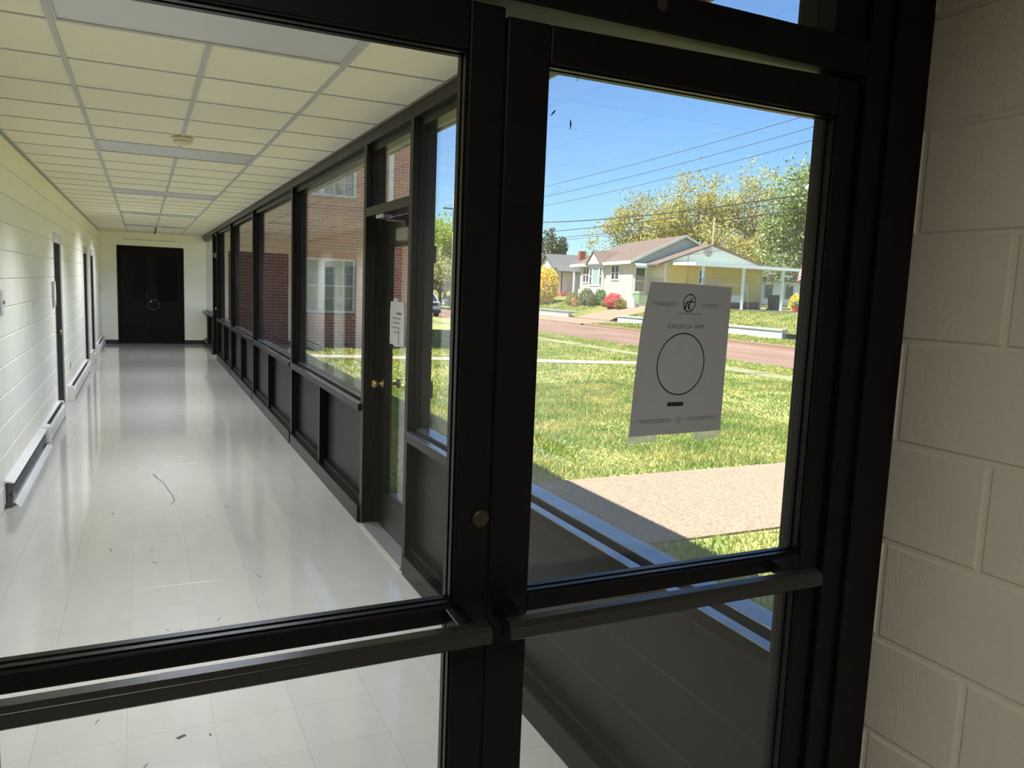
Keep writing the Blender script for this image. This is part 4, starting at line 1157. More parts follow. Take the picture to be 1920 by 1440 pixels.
tree('leafy_tree', 'dense green leafy tree beyond the carport', GT, (48.0, 46.6, 0.9), 12.5, [(0, 0, 7.6, 3.2, 3.2, 4.6), (-1.2, 0.9, 4.2, 2.6, 2.6, 1.9), (1.4, -1.2, 4.4, 2.8, 2.8, 2.1), (1.0, -1.0, 10.2, 2.1, 2.1, 2.2)], 26000, 0.125, 'leaf_green', 52, 0.34, fork=0.2, clump=0.5)
tree('evergreen_tree', 'dark evergreen tree behind the grey roofed house', GT, (50.3, 94, 1.2), 10.5, [(0, 0, 3.6, 2.6, 2.6, 1.7), (0, 0, 5.6, 1.9, 1.9, 1.6), (0, 0, 7.6, 1.1, 1.1, 1.6), (0, 0, 9.2, .35, .35, .9)], 7000, 0.20, 'leaf_ever', 63, 0.3, clump=0.25)
tree('street_tree', 'bright green spring tree beside the utility pole', GT, (27.5, 74, -0.1), 9.3, [(0, 0, 6.9, 2.6, 2.6, 2.0), (-1.6, 0, 5.4, 1.9, 1.9, 1.5), (1.0, 1.4, 4.6, 1.9, 1.9, 1.6)], 9000, 0.12, 'leaf_bright', 71, 0.22, fork=0.2, clump=0.36)
tree('street_tree', 'leaning street tree with dark bent trunk behind the car', GT, (25.6, 70, -0.2), 5.2, [(-0.5, 0.3, 3.6, 2.2, 2.2, 1.6), (1.6, 1, 3.0, 1.6, 1.6, 1.6)], 2600, 0.16, 'leaf_pale', 83, 0.2, fork=0.15, clump=0.4)
tree('street_tree', 'distant pale green tree closing the far end of street', GT, (36, 110, -0.2), 9.5, [(0, 0, 4.5, 6, 6, 4.4), (6, 0, 4, 5, 5, 4)], 6500, 0.3, 'leaf_bright', 97, 0.3, fork=0.1, clump=0.7)
tree('street_tree', 'distant hazy pale tree down the street beyond the parked car', GT, (24, 112, -0.2), 8.5, [(0, 0, 4, 5, 5, 4), (-6, 0, 3.6, 5, 5, 3.6)], 6000, 0.3, 'leaf_pale', 98, 0.3, fork=0.1, clump=0.7)
def shrub(name, label, base, rx, rz, n, size, m, seed, stem=True, group='garden shrubs in front of the yellow house'):
    t = empty(name, base, label=label, cat='shrub', group=group)
    r = np.random.default_rng(seed)
    d = r.normal(size=(n, 3)); d /= np.linalg.norm(d, axis=1, keepdims=True)
    q = (0.55 + 0.45 * r.random((n, 1)))
    c = d * q * np.array([rx, rx, rz]) + np.array([base[0], base[1], base[2] + rz * 0.95])
    leaves(c, size, 0.05, m, 'foliage', t, seed)
    st = MB()
    for k in range(6):
        a = k * 1.05; st.tube([(base[0], base[1], base[2] - 0.05), (base[0] + 0.3 * rx * math.cos(a), base[1] + 0.3 * rx * math.sin(a), base[2] + 0.6 * rz), (base[0] + 0.6 * rx * math.cos(a), base[1] + 0.6 * rx * math.sin(a), base[2] + 1.3 * rz)], [0.03, 0.02, 0.008], 5)
    st.build('stems', 'bark', t)
    return t
def sz(x, y): return yard_z(x, max(y, 46.6)) - 0.03
shrub('forsythia', 'tall bright yellow forsythia bush by the driveway edge', (28.6, 54.4, sz(28.6, 54.4)), 1.0, 1.5, 3600, 0.10, 'leaf_forsythia', 1)
shrub('shrub', 'olive brown shrub beside the orange fern', (29.0, 50.7, sz(29, 50.7)), 0.46, 0.52, 1300, 0.055, 'leaf_olive', 2)
shrub('fern', 'small orange brown fern between two shrubs', (28.7, 49.75, sz(28.7, 49.75)), 0.18, 0.30, 300, 0.06, 'leaf_orange', 12)
shrub('shrub', 'rounded grey green shrub under the picture window', (29.35, 49.3, sz(29.35, 49.3)), 0.52, 0.62, 1800, 0.055, 'leaf_shrub', 3)
shrub('shrub', 'dark low shrub in front of the bright green one', (29.2, 48.2, sz(29.2, 48.2)), 0.32, 0.42, 900, 0.05, 'leaf_shrub', 4)
shrub('shrub', 'bright green clipped shrub between bay window and azalea', (29.75, 48.0, sz(29.75, 48.0)), 0.44, 0.58, 1500, 0.055, 'leaf_box', 5)
shrub('azalea', 'pink flowering azalea in front of the house corner', (29.7, 46.2, sz(29.7, 46.2)), 0.56, 0.46, 1700, 0.06, 'leaf_azalea', 6)
shrub('shrub', 'small yellow-green shrub between the pink azalea and house steps', (29.75, 45.3, drive_z(29.75)), 0.36, 0.34, 800, 0.055, 'leaf_olive', 7)
shrub('shrub', 'small yellow-green shrub between the pink azalea and green clipped shrub', (29.55, 46.95, sz(29.55, 46.95)), 0.26, 0.24, 500, 0.045, 'leaf_olive', 9)
shrub('flower_bush', 'yellow flowering bush beyond the trash bin', (42.3, 41.6, 0.85), 0.55, 0.62, 900, 0.08, 'leaf_flower', 8)

# ================================================================== YELLOW HOUSE (own axes: x along the gable, y along the street front)
HA = math.radians(-12.3)
hs = empty('yellow_house', (30.73, 45.50, 0.90), HA, label='pale yellow single storey house with brown roof and white carport', cat='house')
def lap(mb, axis, plane, sgn, a0, a1, z0, z1, pitch=0.12, clip=None):
    """lapped siding: saw-tooth boards on a plane; clip(z)->(a0,a1) for gables"""
    z = z0
    while z < z1 - 1e-6:
        zt = min(z + pitch, z1)
        b0, b1 = (a0, a1) if clip is None else clip(z)
        c0, c1 = (a0, a1) if clip is None else clip(zt)
        if b1 - b0 > 0.02 and c1 > c0 - 1e-6:
            o, i = plane + sgn * 0.025, plane + sgn * 0.004
            P = (lambda a, d, z_: (d, a, z_)) if axis == 'x' else (lambda a, d, z_: (a, d, z_))
            mb.add([P(b0, plane, z), P(b1, plane, z), P(b1, o, z), P(b0, o, z), P(c0, plane, zt), P(c1, plane, zt), P(c1, i, zt), P(c0, i, zt)],
                   [(0, 1, 2, 3), (3, 2, 6, 7), (7, 6, 5, 4), (0, 3, 7, 4), (1, 5, 6, 2)])
        z = zt
    return mb
EH, RX, RZ = 3.1, 3.68, 4.89
ws = MB().box(0.0, 7.36, 0.0, 13.4, -0.5, EH)
ws.build('wall', 'siding_cream', hs)
box('foundation', 'retain_white', (-0.03, 7.39, -0.03, 13.43, -0.6, 0.25), hs)
cg = lambda z: ((z - EH) / (RZ - EH) * RX, 7.36 - (z - EH) / (RZ - EH) * RX)
g = MB().prism([(0, EH), (7.36, EH), (RX, RZ)], 'y', 0.0, 0.1)
lap(g, 'y', 0.0, -1, 0, 7.36, EH, RZ - 0.1, 0.14, cg)
g.build('gable_siding', 'siding_green', hs, kind='stuff')
# main roof: gable towards the camera, hip at the far end
ov, th2 = 0.32, 0.10
sl = (RZ - EH) / RX
ez = EH - ov * sl
def roof_main():
    up_ = lambda x, y, z: (x, y, z)
    A = [(-ov, -0.3, ez), (7.36 + ov, -0.3, ez), (RX, -0.3, RZ), (RX, 11.2, RZ), (-ov, 13.4 + ov, ez), (7.36 + ov, 13.4 + ov, ez)]
    B = [(x, y, z + th2) for x, y, z in A]
    v = A + B
    f = [(0, 2, 3, 4), (1, 5, 3, 2), (4, 3, 5), (6, 10, 9, 8), (7, 8, 9, 11), (10, 11, 9), (0, 6, 8, 2), (2, 8, 7, 1), (0, 4, 10, 6), (1, 7, 11, 5), (4, 5, 11, 10)]
    return MB().add(v, f)
roof_main().build('roof', 'shingle', hs)
fa = MB().box(-ov - 0.03, -ov, -0.3, 13.7, ez - 0.10, ez + 0.12)
fa.build('fascia', 'white_ext', hs)
rk = MB()
for s_, x0 in ((1, -ov), (-1, 7.36 + ov)):
    rk.add([(x0, -0.34, ez - 0.06), (RX, -0.34, RZ - 0.06), (RX, -0.34, RZ + 0.12), (x0, -0.34, ez + 0.12), (x0, -0.30, ez - 0.06), (RX, -0.30, RZ - 0.06), (RX, -0.30, RZ + 0.12), (x0, -0.30, ez + 0.12)],
           [(0, 1, 2, 3), (7, 6, 5, 4), (0, 4, 5, 1), (3, 2, 6, 7), (0, 3, 7, 4), (1, 5, 6, 2)])
rk.build('rake_board', 'siding_green', hs)
def house_window(name, axis, plane, sgn, a0, a1, z0, z1, nx, nz, glassm='house_glass', fw=0.09):
    P = lambda a, b, c, d, e, f: (c, d, a, b, e, f) if axis == 'x' else (a, b, c, d, e, f)
    f = MB()
    d0, d1 = plane, plane + sgn * 0.05
    f.box(*P(a0, a0 + fw, d0, d1, z0, z1)).box(*P(a1 - fw, a1, d0, d1, z0, z1)).box(*P(a0 + fw, a1 - fw, d0, d1, z1 - fw, z1)).box(*P(a0 + fw, a1 - fw, d0, d1, z0, z0 + fw))
    for i in range(1, nx): q = a0 + (a1 - a0) * i / nx; f.box(*P(q - 0.05, q + 0.05, d0, d1, z0 + fw, z1 - fw))
    for j in range(1, nz): q = z0 + (z1 - z0) * j / nz; f.box(*P(a0 + fw, a1 - fw, d0, plane + sgn * 0.04, q - 0.03, q + 0.03))
    w = f.build(name, 'white_ext', hs)
    MB().box(*P(a0 + fw, a1 - fw, plane + sgn * 0.004, plane + sgn * 0.015, z0 + fw, z1 - fw)).build('pane', glassm, w)
    return w
house_window('window', 'x', 0.0, -1, 2.6, 4.25, 1.72, 2.86, 2, 2)
house_window('window', 'x', 0.0, -1, 9.35, 11.0, 1.50, 2.86, 2, 2)
# bay with picture window under a white gablet
by0, by1 = 5.55, 8.85
MB().box(-0.22, 0.0, by0, by1, -0.4, EH - 0.2).build('bay', 'white_ext', hs)
house_window('picture_window', 'x', -0.22, -1, 6.3, 7.9, 1.30, 2.74, 1, 1, 'house_glass_pale', 0.11)
house_window('side_light', 'x', -0.22, -1, 5.65, 6.25, 1.30, 2.74, 1, 2)
house_window('side_light', 'x', -0.22, -1, 7.95, 8.6, 1.30, 2.74, 1, 2)
MB().prism([(by0 - 0.05, EH - 0.12), (by1 + 0.05, EH - 0.12), ((by0 + by1) / 2, EH + 0.80)], 'x', -0.45, -0.38).build('gablet_face', 'white_ext', hs)
gb_ = [(by0 - 0.25, EH - 0.18), ((by0 + by1) / 2, EH + 0.92), (by1 + 0.25, EH - 0.18), (by1 + 0.1, EH - 0.18), ((by0 + by1) / 2, EH + 0.80), (by0 - 0.1, EH - 0.18)]
MB().prism(gb_[:3] + gb_[3:], 'x', -0.52, 1.7).build('gablet_roof', 'shingle', hs)
# porch corner at the far end
MB().box(-0.16, 0.0, 11.5, 13.4, 2.45, EH - 0.05).build('porch_beam', 'white_ext', hs)
MB().box(-0.14, 0.06, 13.0, 13.3, 0.0, 2.45).build('porch_column', 'white_ext', hs)
MB().box(-0.14, 0.06, 11.55, 11.7, 0.0, 1.0).build('porch_rail_post', 'white_ext', hs)
MB().box(-0.02, 0.02, 11.72, 13.0, 0.3, 2.45).build('porch_shade_panel', 'house_glass', hs)  # flat dark panel painting the shade of the porch recess
# side door with storm panes, steps and awning
dr_ = MB()
dr_.box(0.10, 0.98, -0.07, -0.0, 2.58, 2.68).box(0.10, 0.20, -0.07, 0.0, 0.85, 2.58).box(0.88, 0.98, -0.07, 0.0, 0.85, 2.58).box(0.20, 0.88, -0.06, 0.0, 1.66, 1.76).box(0.20, 0.88, -0.06, 0.0, 0.85, 0.98)
dro = dr_.build('side_door', 'white_ext', hs)
box('pane', 'house_glass', (0.20, 0.88, -0.03, -0.01, 1.76, 2.58), dro); box('pane', 'house_glass', (0.20, 0.88, -0.03, -0.01, 0.98, 1.66), dro)
for k in range(4):
    box('step', 'step_green', (-0.05, 1.2, -0.95 + 0.22 * k, -0.02, -0.3, 0.16 + 0.2 * k), hs)
box('step_cheek', 'retain_white', (-0.22, -0.06, -1.1, 0.0, -0.3, 0.45), hs)
box('step_cheek', 'retain_white', (1.21, 1.35, -1.0, 0.0, -0.3, 0.95), hs)
aw = MB().prism([(-0.75, 2.66), (-0.75, 2.74), (-0.02, 3.0), (-0.02, 2.92)], 'x', 0.0, 1.28)
for k in range(8): aw.prism([(0.0 + 0.16 * k, 2.67), (0.16 + 0.16 * k, 2.67), (0.08 + 0.16 * k, 2.55)], 'y', -0.76, -0.74)
aw.build('awning', 'awning', hs)
# wing with its own gable
WX0, WX1, WY, WEH, WRX, WRZ = 1.30, 8.55, -2.4, 2.88, 4.62, 4.18
box('wing_wall', 'siding_cream', (WX0, WX1, WY, 0.0, -0.5, WEH), hs)
sd_ = lap(MB(), 'y', WY, -1, WX0 + 0.12, WX1 - 0.1, 0.55, WEH, 0.135)
sd_.build('wing_siding', 'siding_yellow', hs, kind='stuff')
box('corner_board', 'white_ext', (WX0 - 0.01, WX0 + 0.12, WY - 0.035, WY + 0.1, 0.1, WEH), hs)
box('corner_board', 'siding_green', (WX1 - 0.1, WX1 + 0.02, WY - 0.035, WY + 0.1, 0.1, WEH), hs)
box('wing_foundation', 'found', (WX0 + 0.05, WX1 - 0.05, WY - 0.015, WY, -0.3, 0.55), hs)
wcl = lambda z: (WX0 - 0.2 + (z - WEH) / (WRZ - WEH) * (WRX - WX0 + 0.2), WX1 + 0.2 - (z - WEH) / (WRZ - WEH) * (WX1 + 0.2 - WRX))
g = MB().prism([(WX0 - 0.2, WEH), (WX1 + 0.2, WEH), (WRX, WRZ)], 'y', WY, WY + 0.1)
lap(g, 'y', WY, -1, 0, 0, WEH, WRZ - 0.08, 0.14, wcl)
g.build('wing_gable_siding', 'siding_green', hs, kind='stuff')
def wing_roof():
    s1 = (WRZ - WEH) / (WRX - WX0 + 0.2); s2 = (WRZ - WEH) / (WX1 + 0.2 - WRX)
    A = [(WX0 - 0.6, WEH - 0.4 * s1), (WRX, WRZ), (WX1 + 0.6, WEH - 0.4 * s2), (WX1 + 0.6, WEH - 0.4 * s2 + 0.1), (WRX, WRZ + 0.11), (WX0 - 0.6, WEH - 0.4 * s1 + 0.1)]
    return MB().prism(A, 'y', WY - 0.28, 0.02)
wing_roof().build('wing_roof', 'shingle', hs)
vm = MB().lathe([(0.30, -0.03), (0.30, -0.06), (0.24, -0.06), (0.24, -0.03)], (4.35, WY - 0.02, 3.72), 'y', 20); vo = vm.build('gable_vent', 'plate_grey', hs)
sv = MB()
for k in range(5): sv.box(4.16, 4.54, WY - 0.07, WY - 0.03, 3.55 + 0.075 * k, 3.58 + 0.075 * k)
sv.build('louvres', 'plate_grey', vo)
house_window('wing_window', 'y', WY - 0.03, -1, 3.72, 4.30, 1.55, 2.60, 1, 2, 'house_glass', 0.08)
MB().tube([(2.95, WY - 0.06, 0.6), (2.95, WY - 0.06, 3.25), (2.95, WY - 0.06, 3.6)], 0.03, 6).build('service_mast', 'plate_grey', hs)
box('meter_box', 'plate_grey', (2.85, 3.05, WY - 0.16, WY - 0.03, 1.4, 1.7), hs)
# carport
CX0, CX1, CY = 1.75, 8.95, -6.0
cr = MB().add([(CX0, CY, 2.72), (CX1, CY, 2.66), (CX1, WY - 0.04, 2.70), (CX0, WY - 0.04, 2.80), (CX0, CY, 2.92), (CX1, CY, 2.78), (CX1, WY - 0.04, 2.86), (CX0, WY - 0.04, 2.98)],
              [(0, 3, 2, 1), (4, 5, 6, 7), (0, 1, 5, 4), (1, 2, 6, 5), (2, 3, 7, 6), (3, 0, 4, 7)])
cro = cr.build('carport_roof', 'white_ext', hs)
gu = MB().add([(CX0 - 0.05, CY - 0.1, 2.70), (CX1 + 0.05, CY - 0.1, 2.62), (CX1 + 0.05, CY, 2.62), (CX0 - 0.05, CY, 2.70), (CX0 - 0.05, CY - 0.1, 2.94), (CX1 + 0.05, CY - 0.1, 2.80), (CX1 + 0.05, CY, 2.80), (CX0 - 0.05, CY, 2.94)],
              [(0, 3, 2, 1), (4, 5, 6, 7), (0, 1, 5, 4), (1, 2, 6, 5), (2, 3, 7, 6), (3, 0, 4, 7)])
gu.build('carport_gutter', 'carport_white', hs)
for px_ in (2.35, 5.15, 7.95):
    box('carport_post', 'carport_white', (px_ - 0.07, px_ + 0.07, CY + 0.05, CY + 0.19, -0.1, 2.72), hs)
box('carport_brace', 'carport_white', (7.96, 8.6, CY + 0.08, CY + 0.16, 2.25, 2.33), hs)
box('carport_slab', 'concrete', (CX0 - 0.2, CX1, CY - 0.1, WY, -0.3, 0.06), hs)

def H(x, y, z):        # house axes -> world
    c, s = math.cos(HA), math.sin(HA)
    return (30.73 + x * c - y * s, 45.50 + x * s + y * c, 0.90 + z)
# garden swing under the carport
p0 = H(6.0, -3.7, 0.05)
sw_ = empty('garden_swing', p0, HA, label='white metal garden swing frame under the carport', cat='swing')
for dx in (-1.0, 0.65):
    MB().tube([(dx, -0.42, 0), (dx, -0.1, 1.5), (dx, 0, 1.62), (dx, 0.1, 1.5), (dx, 0.42, 0)], 0.03, 8).build('end_frame', 'lamp_white', sw_, smooth=True)
MB().tube([(-1.0, 0, 1.6), (0.65, 0, 1.6)], 0.028, 8).build('top_rail', 'lamp_white', sw_)
MB().box(-0.8, 0.45, -0.2, 0.25, 0.42, 0.46).build('seat', 'lamp_white', sw_)
MB().box(-0.8, 0.45, 0.25, 0.29, 0.46, 0.9).build('backrest', 'lamp_white', sw_)
for dx in (-0.78, 0.42):
    MB().tube([(dx, 0, 1.58), (dx, 0.05, 0.46)], 0.01, 5).build('chain', 'lamp_white', sw_)
# trash bin
pb_ = H(9.1, -3.2, 0.0)
tb = empty('trash_bin', (pb_[0], pb_[1], 0.88), HA, label='black wheeled trash bin at the carport end', cat='bin')
MB().add([(-.24, -.26, .06), (.24, -.26, .06), (.24, .26, .06), (-.24, .26, .06), (-.31, -.36, 1.0), (.31, -.36, 1.0), (.31, .36, 1.0), (-.31, .36, 1.0)],
         [(0, 3, 2, 1), (4, 5, 6, 7), (0, 1, 5, 4), (1, 2, 6, 5), (2, 3, 7, 6), (3, 0, 4, 7)]).build('body', 'bin_black', tb, bevel=0.02)
MB().prism([(-.40, 1.0), (.38, 1.0), (.36, 1.06), (-.36, 1.10)], 'x', -.34, .34).build('lid', 'bin_black', tb)
for sx in (-.27, .27): MB().lathe([(0.1, -0.03), (0.1, 0.03)], (sx, .3, .1), 'x', 14).build('wheel', 'tyre', tb)
MB().tube([(-.2, .42, .95), (.2, .42, .95)], 0.015, 6).build('handle', 'bin_black', tb)
rt_ = H(9.9, -2.2, 0)
tr_ = empty('red_planter', (rt_[0] + 1.2, rt_[1] - 0.6, 0.86), label='small red planter beside the yellow flowering bush', cat='planter')
MB().lathe([(0.16, 0), (0.24, 0.35), (0.26, 0.42), (0.22, 0.42)], (rt_[0] + 1.2, rt_[1] - 0.6, 0.86), 'z', 16).build('pot', 'red_plastic', tr_, smooth=False)
leaves(np.repeat(np.array([[rt_[0] + 1.2, rt_[1] - 0.6, 1.42]]), 120, 0), 0.08, 0.12, 'leaf_box', 'plant', tr_, 5)

# house with grey roof, further along
h2 = empty('white_house', (40.3, 76.4, 1.05), math.radians(-12.3), label='white house with grey roof and red chimney behind the forsythia', cat='house')
MB().box(0.0, 11, -3.3, 3.3, -0.6, 3.05).build('wall', 'white_ext', h2)
MB().prism([(-3.3, 3.05), (3.3, 3.05), (0, 4.42)], 'x', 0.0, 0.1).build('gable_face', 'white_ext', h2)
MB().prism([(-3.75, 2.88), (0, 4.48), (3.75, 2.88), (3.75, 3.0), (0, 4.62), (-3.75, 3.0)], 'x', -0.3, 11.3).build('roof', 'shingle_grey', h2)
MB().prism([(-5.4, 2.55), (-3.2, 3.15), (-3.2, 3.27), (-5.4, 2.67)], 'x', -0.1, 3.2).build('porch_roof', 'shingle_grey', h2)
MB().box(3.1, 3.8, -1.9, -1.2, 3.4, 5.0).build('chimney', 'chimney', h2)
for a in (3.4, 5.6, 7.8):
    w = MB().box(a, a + 1.1, -3.37, -3.3, 0.9, 2.5).build('window', 'plate_grey', h2)
    MB().box(a + 0.12, a + 0.98, -3.4, -3.36, 1.0, 2.4).build('pane', 'house_glass', w)
MB().box(0.2, 3.0, -5.3, -3.4, -0.5, 0.4).build('porch', 'red_plastic', h2)
for a in (0.1, 2.9): MB().box(a, a + 0.12, -5.3, -5.18, 0.4, 2.6).build('porch_post', 'bin_black', h2)
h3 = empty('white_cottage', (62, 61, 0.9), math.radians(-12), label='distant white house glimpsed beyond the carport posts', cat='house')
MB().box(-5, 5, 0, 6, -0.5, 2.7).build('wall', 'white_ext', h3)
MB().prism([(-5.4, 2.6), (5.4, 2.6), (5.4, 2.75), (0, 4.6), (-5.4, 2.75)], 'y', -0.4, 6.4).build('roof', 'shingle_grey', h3)
for a in (-4, -1.6, 1.2):
    w = MB().box(a, a + 1.0, -0.06, 0, 0.8, 2.3).build('window', 'plate_grey', h3)
    MB().box(a + 0.1, a + 0.9, -0.08, -0.05, 0.9, 2.2).build('pane', 'house_glass', w)

# ================================================================== POLES, WIRES, FLAG, CAR
def pole(base, h, r, lab, arms=()):
    p = empty('utility_pole', base, label=lab, cat='pole', group='utility poles')
    MB().tube([base, (base[0], base[1], base[2] + h)], [r, r * 0.7], 12).build('shaft', 'bark_light', p, smooth=True)
    for z, L in arms:
        box('crossarm', 'bark', (base[0] - L / 2, base[0] + L / 2, base[1] - 0.05, base[1] + 0.05, base[2] + z, base[2] + z + 0.11), p)
        for q in (-0.45, 0, 0.45):
            MB().lathe([(0.03, 0), (0.05, 0.06), (0.03, 0.12)], (base[0] + L * q, base[1], base[2] + z + 0.11), 'z', 8).build('insulator', 'plate_grey', p)
    return p
PA, PB = Vector((24.4, 17.6, -0.2)), Vector((23.3, 61.0, -0.2))
pole(PA, 10.2, 0.15, 'wooden utility pole carrying the street lamp', ((9.1, 2.0),))
pole(PB, 9.4, 0.15, 'brown utility pole beside the spring trees', ((8.2, 2.0),))
pole((41.4, 50.2, 0.9), 7.1, 0.11, 'slim pale utility pole behind the house roof')
def wire(a, b, sag, r, lab, name='power_line'):
    a, b = Vector(a), Vector(b); n = 24
    pts = [a.lerp(b, i / n) - Vector((0, 0, 4 * sag * (i / n) * (1 - i / n))) for i in range(n + 1)]
    return tag(MB().tube(pts, r, 5).build(name, 'wire'), label=lab, cat='wire', group='overhead wires along the street')
wire(PA + Vector((-0.9, 0, 9.35)), PB + Vector((-0.9, 0, 8.4)), 0.45, 0.012, 'topmost thin overhead wire of the upper three')
wire(PA + Vector((0, 0, 9.2)), PB + Vector((0, 0, 7.95)), 0.5, 0.012, 'middle thin overhead wire of the upper three')
wire(PA + Vector((0.9, 0, 9.0)), PB + Vector((0.9, 0, 7.5)), 0.5, 0.012, 'lowest thin overhead wire of the upper three')
wire(PA + Vector((0, 0, 6.45)), PB + Vector((0, 0, 7.4)), 0.85, 0.028, 'thick black overhead cable crossing in front of trees')
wire(PA + Vector((0, 0, 6.2)), PB + Vector((0, 0, 6.0)), 0.45, 0.02, 'second thick overhead cable under the black one')
wire(PA + Vector((0.1, 0, 5.8)), PB + Vector((0.1, 0, 5.5)), 0.4, 0.016, 'lower telephone cable just above the house roof')
wire(PA + Vector((0.1, 0, 5.95)), PB + Vector((0.1, 0, 5.1)), 0.4, 0.012, 'thin telephone cable dropping low toward the grey roof')
wire(PA + Vector((0, 0, 6.3)), H(2.95, WY - 0.06, 3.55), 0.5, 0.012, 'service wire running down to the house gable')
sl_ = empty('street_lamp', PA + Vector((0, 0, 6.4)), label='white street lamp head on an arm from the pole', cat='street lamp')
LP = Vector((24.0, 23.35, 6.16))
MB().tube([PA + Vector((0, 0.12, 5.6)), PA.lerp(Vector((24.2, 20.5, 6.0)), 1.0) + Vector((0, 0, 0.1)), LP + Vector((0.05, -0.45, 0.02))], 0.03, 8).build('arm', 'alu', sl_)
mb = MB()
for k, (q, rr) in enumerate(((-0.5, 0.04), (-0.4, 0.10), (-0.15, 0.16), (0.1, 0.16), (0.28, 0.10), (0.34, 0.03))): pass
mb.tube([LP + Vector((0, q, 0)) for q in (-0.5, -0.42, -0.2, 0.08, 0.26, 0.34)], [0.04, 0.09, 0.15, 0.16, 0.10, 0.03], 12)
mb.build('head', 'lamp_white', sl_, smooth=True)
MB().lathe([(0.13, 0.0), (0.11, -0.07), (0.05, -0.12)], LP + Vector((0, 0.0, -0.12)), 'z', 14).build('globe', 'lens', sl_, smooth=True)

fp = empty('flagpole', (28.0, 27.05, yard_z(28, 27)), label='slim white flagpole on the carport lawn', cat='flagpole')
MB().tube([(28.0, 27.05, yard_z(28, 27) - 0.05), (28.0, 27.05, 4.05)], 0.03, 10).build('shaft', 'lamp_white', fp)
MB().lathe([(0.02, 0), (0.05, 0.05), (0.02, 0.1)], (28.0, 27.05, 4.05), 'z', 10).build('finial', 'brass', fp)
fg = empty('flag', (28.0, 27.05, 3.6), label='limp red white and blue striped flag on the slim pole', cat='flag')
def flag_strip(name, m, a0, a1, b0, b1):
    """cloth from the pole outwards (a) and down (b), hanging in folds"""
    def P(a, b):
        return (28.0 - 0.04 - 0.42 * a * (0.55 + 0.45 * b), 27.05 + 0.10 * math.sin(7 * a + 2 * b) * a + 0.12 * a, 3.75 - 0.85 * b - 0.55 * a * (1 - 0.25 * b))
    sheet(name, m, (0, -1, 0), fg, 8, 2, lambda s, t: P(a0 + (a1 - a0) * s, b0 + (b1 - b0) * t), thick=0.003)
for k in range(9):
    a0 = 0.42 if k < 5 else 0.0
    flag_strip('stripe', 'flag_red' if k % 2 == 0 else 'flag_white', a0, 1.0, k / 9, (k + 1) / 9)
flag_strip('canton', 'flag_blue', 0.0, 0.42, 0.0, 5 / 9)

# parked car: only its tail shows past the window frame
cb = Vector((15.95, 45.75, -0.27))
car = empty('parked_car', cb + Vector((0, 2.2, 0)), label='silver white hatchback parked on the street with dark rear lights', cat='car')
def carsec(y, w, zt, zs, tw):
    """cross-section: sill to shoulder to roof"""
    return [(-w, 0.30), (-w * 1.0, 0.75), (-w * 0.97, zs), (-tw, zt - 0.06), (-tw * 0.85, zt), (tw * 0.85, zt), (tw, zt - 0.06), (w * 0.97, zs), (w, 0.75), (w, 0.30)]
secs = [(0.0, 0.78, 1.0, 0.95, 0.70), (0.12, 0.84, 1.02, 0.97, 0.74), (0.55, 0.86, 1.50, 1.0, 0.62), (1.2, 0.87, 1.56, 1.0, 0.64), (2.4, 0.87, 1.54, 1.0, 0.63), (3.1, 0.87, 1.06, 1.0, 0.68), (4.0, 0.84, 0.98, 0.92, 0.70), (4.3, 0.76, 0.80, 0.76, 0.62)]
cm = MB(); n = 10
for (y, w, zt, zs, tw) in secs: cm.v += [(cb.x + a, cb.y + y, cb.z + z) for a, z in carsec(y, w, zt, zs, tw)]
for i in range(len(secs) - 1):
    for k in range(n): cm.f.append((i * n + k, i * n + (k + 1) % n, (i + 1) * n + (k + 1) % n, (i + 1) * n + k))
cm.f.append(tuple(range(n))); cm.f.append(tuple(range((len(secs) - 1) * n, len(secs) * n)))
cm.build('body', 'car_paint', car, bevel=0.02)
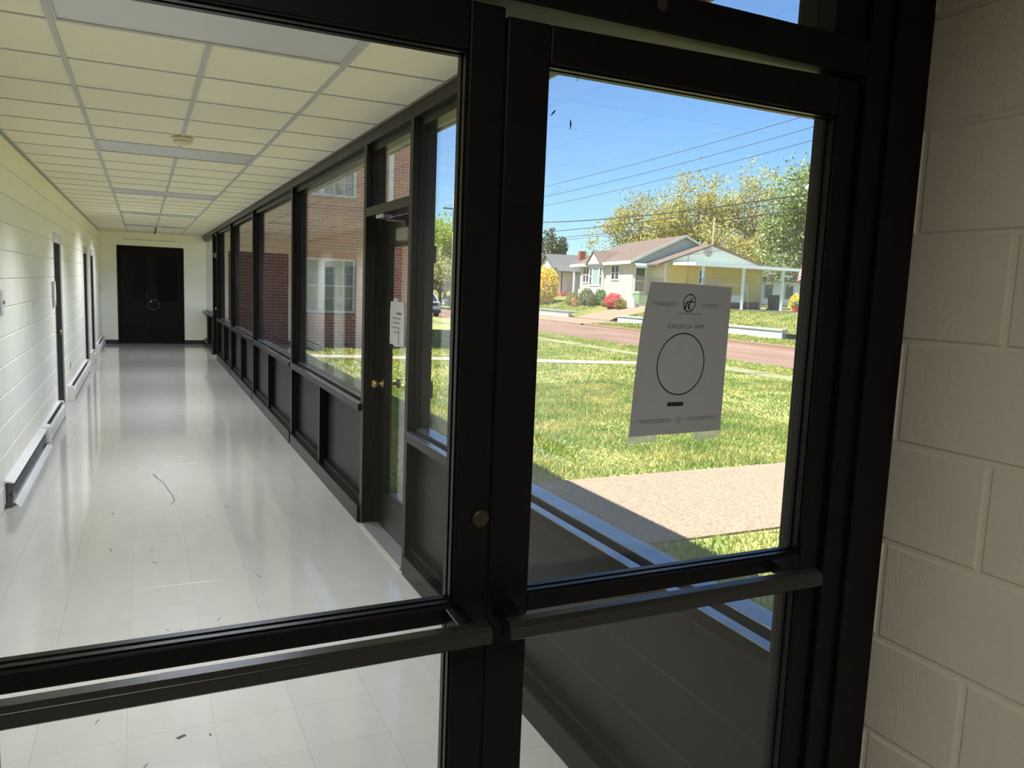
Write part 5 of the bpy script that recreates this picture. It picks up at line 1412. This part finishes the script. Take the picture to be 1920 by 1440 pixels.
MB().add([(cb.x - 0.62, cb.y + 0.10, cb.z + 1.06), (cb.x + 0.62, cb.y + 0.10, cb.z + 1.06), (cb.x + 0.50, cb.y + 0.50, cb.z + 1.46), (cb.x - 0.50, cb.y + 0.50, cb.z + 1.46), (cb.x - 0.62, cb.y + 0.14, cb.z + 1.03), (cb.x + 0.62, cb.y + 0.14, cb.z + 1.03), (cb.x + 0.50, cb.y + 0.54, cb.z + 1.43), (cb.x - 0.50, cb.y + 0.54, cb.z + 1.43)],
         [(0, 1, 2, 3), (7, 6, 5, 4), (0, 4, 5, 1), (3, 2, 6, 7), (0, 3, 7, 4), (1, 5, 6, 2)]).build('rear_window', 'car_glass', car)
for s_ in (-1, 1):
    pr = [(cb.x + s_ * 0.845, cb.y + 0.75, cb.z + 1.02), (cb.x + s_ * 0.845, cb.y + 3.0, cb.z + 1.02), (cb.x + s_ * 0.66, cb.y + 2.4, cb.z + 1.45), (cb.x + s_ * 0.66, cb.y + 0.85, cb.z + 1.45)]
    q = [(p[0] + s_ * 0.02, p[1], p[2]) for p in pr]
    MB().add(pr + q, [(0, 1, 2, 3), (7, 6, 5, 4), (0, 4, 5, 1), (1, 5, 6, 2), (2, 6, 7, 3), (3, 7, 4, 0)]).build('side_window', 'car_glass', car)
    box('tail_light', 'car_light', (cb.x + s_ * 0.62, cb.x + s_ * 0.82, cb.y - 0.02, cb.y + 0.1, cb.z + 0.76, cb.z + 0.92), car)
    for y in (0.75, 3.5):
        wt = MB().lathe([(0.20, -0.1), (0.32, -0.09), (0.33, 0), (0.32, 0.09), (0.20, 0.1)], (cb.x + s_ * 0.78, cb.y + y, cb.z + 0.33), 'x', 18).build('wheel', 'tyre', car)
        MB().lathe([(0.19, -0.005), (0.17, 0.012), (0.05, 0.02)], (cb.x + s_ * 0.885, cb.y + y, cb.z + 0.33), 'x', 14).build('hubcap', 'alu', wt)
box('bumper', 'car_dark', (cb.x - 0.80, cb.x + 0.80, cb.y - 0.07, cb.y + 0.06, cb.z + 0.30, cb.z + 0.52), car, bevel=0.02)
box('tailgate_panel', 'car_dark', (cb.x - 0.60, cb.x + 0.60, cb.y - 0.012, cb.y + 0.02, cb.z + 0.74, cb.z + 0.90), car)
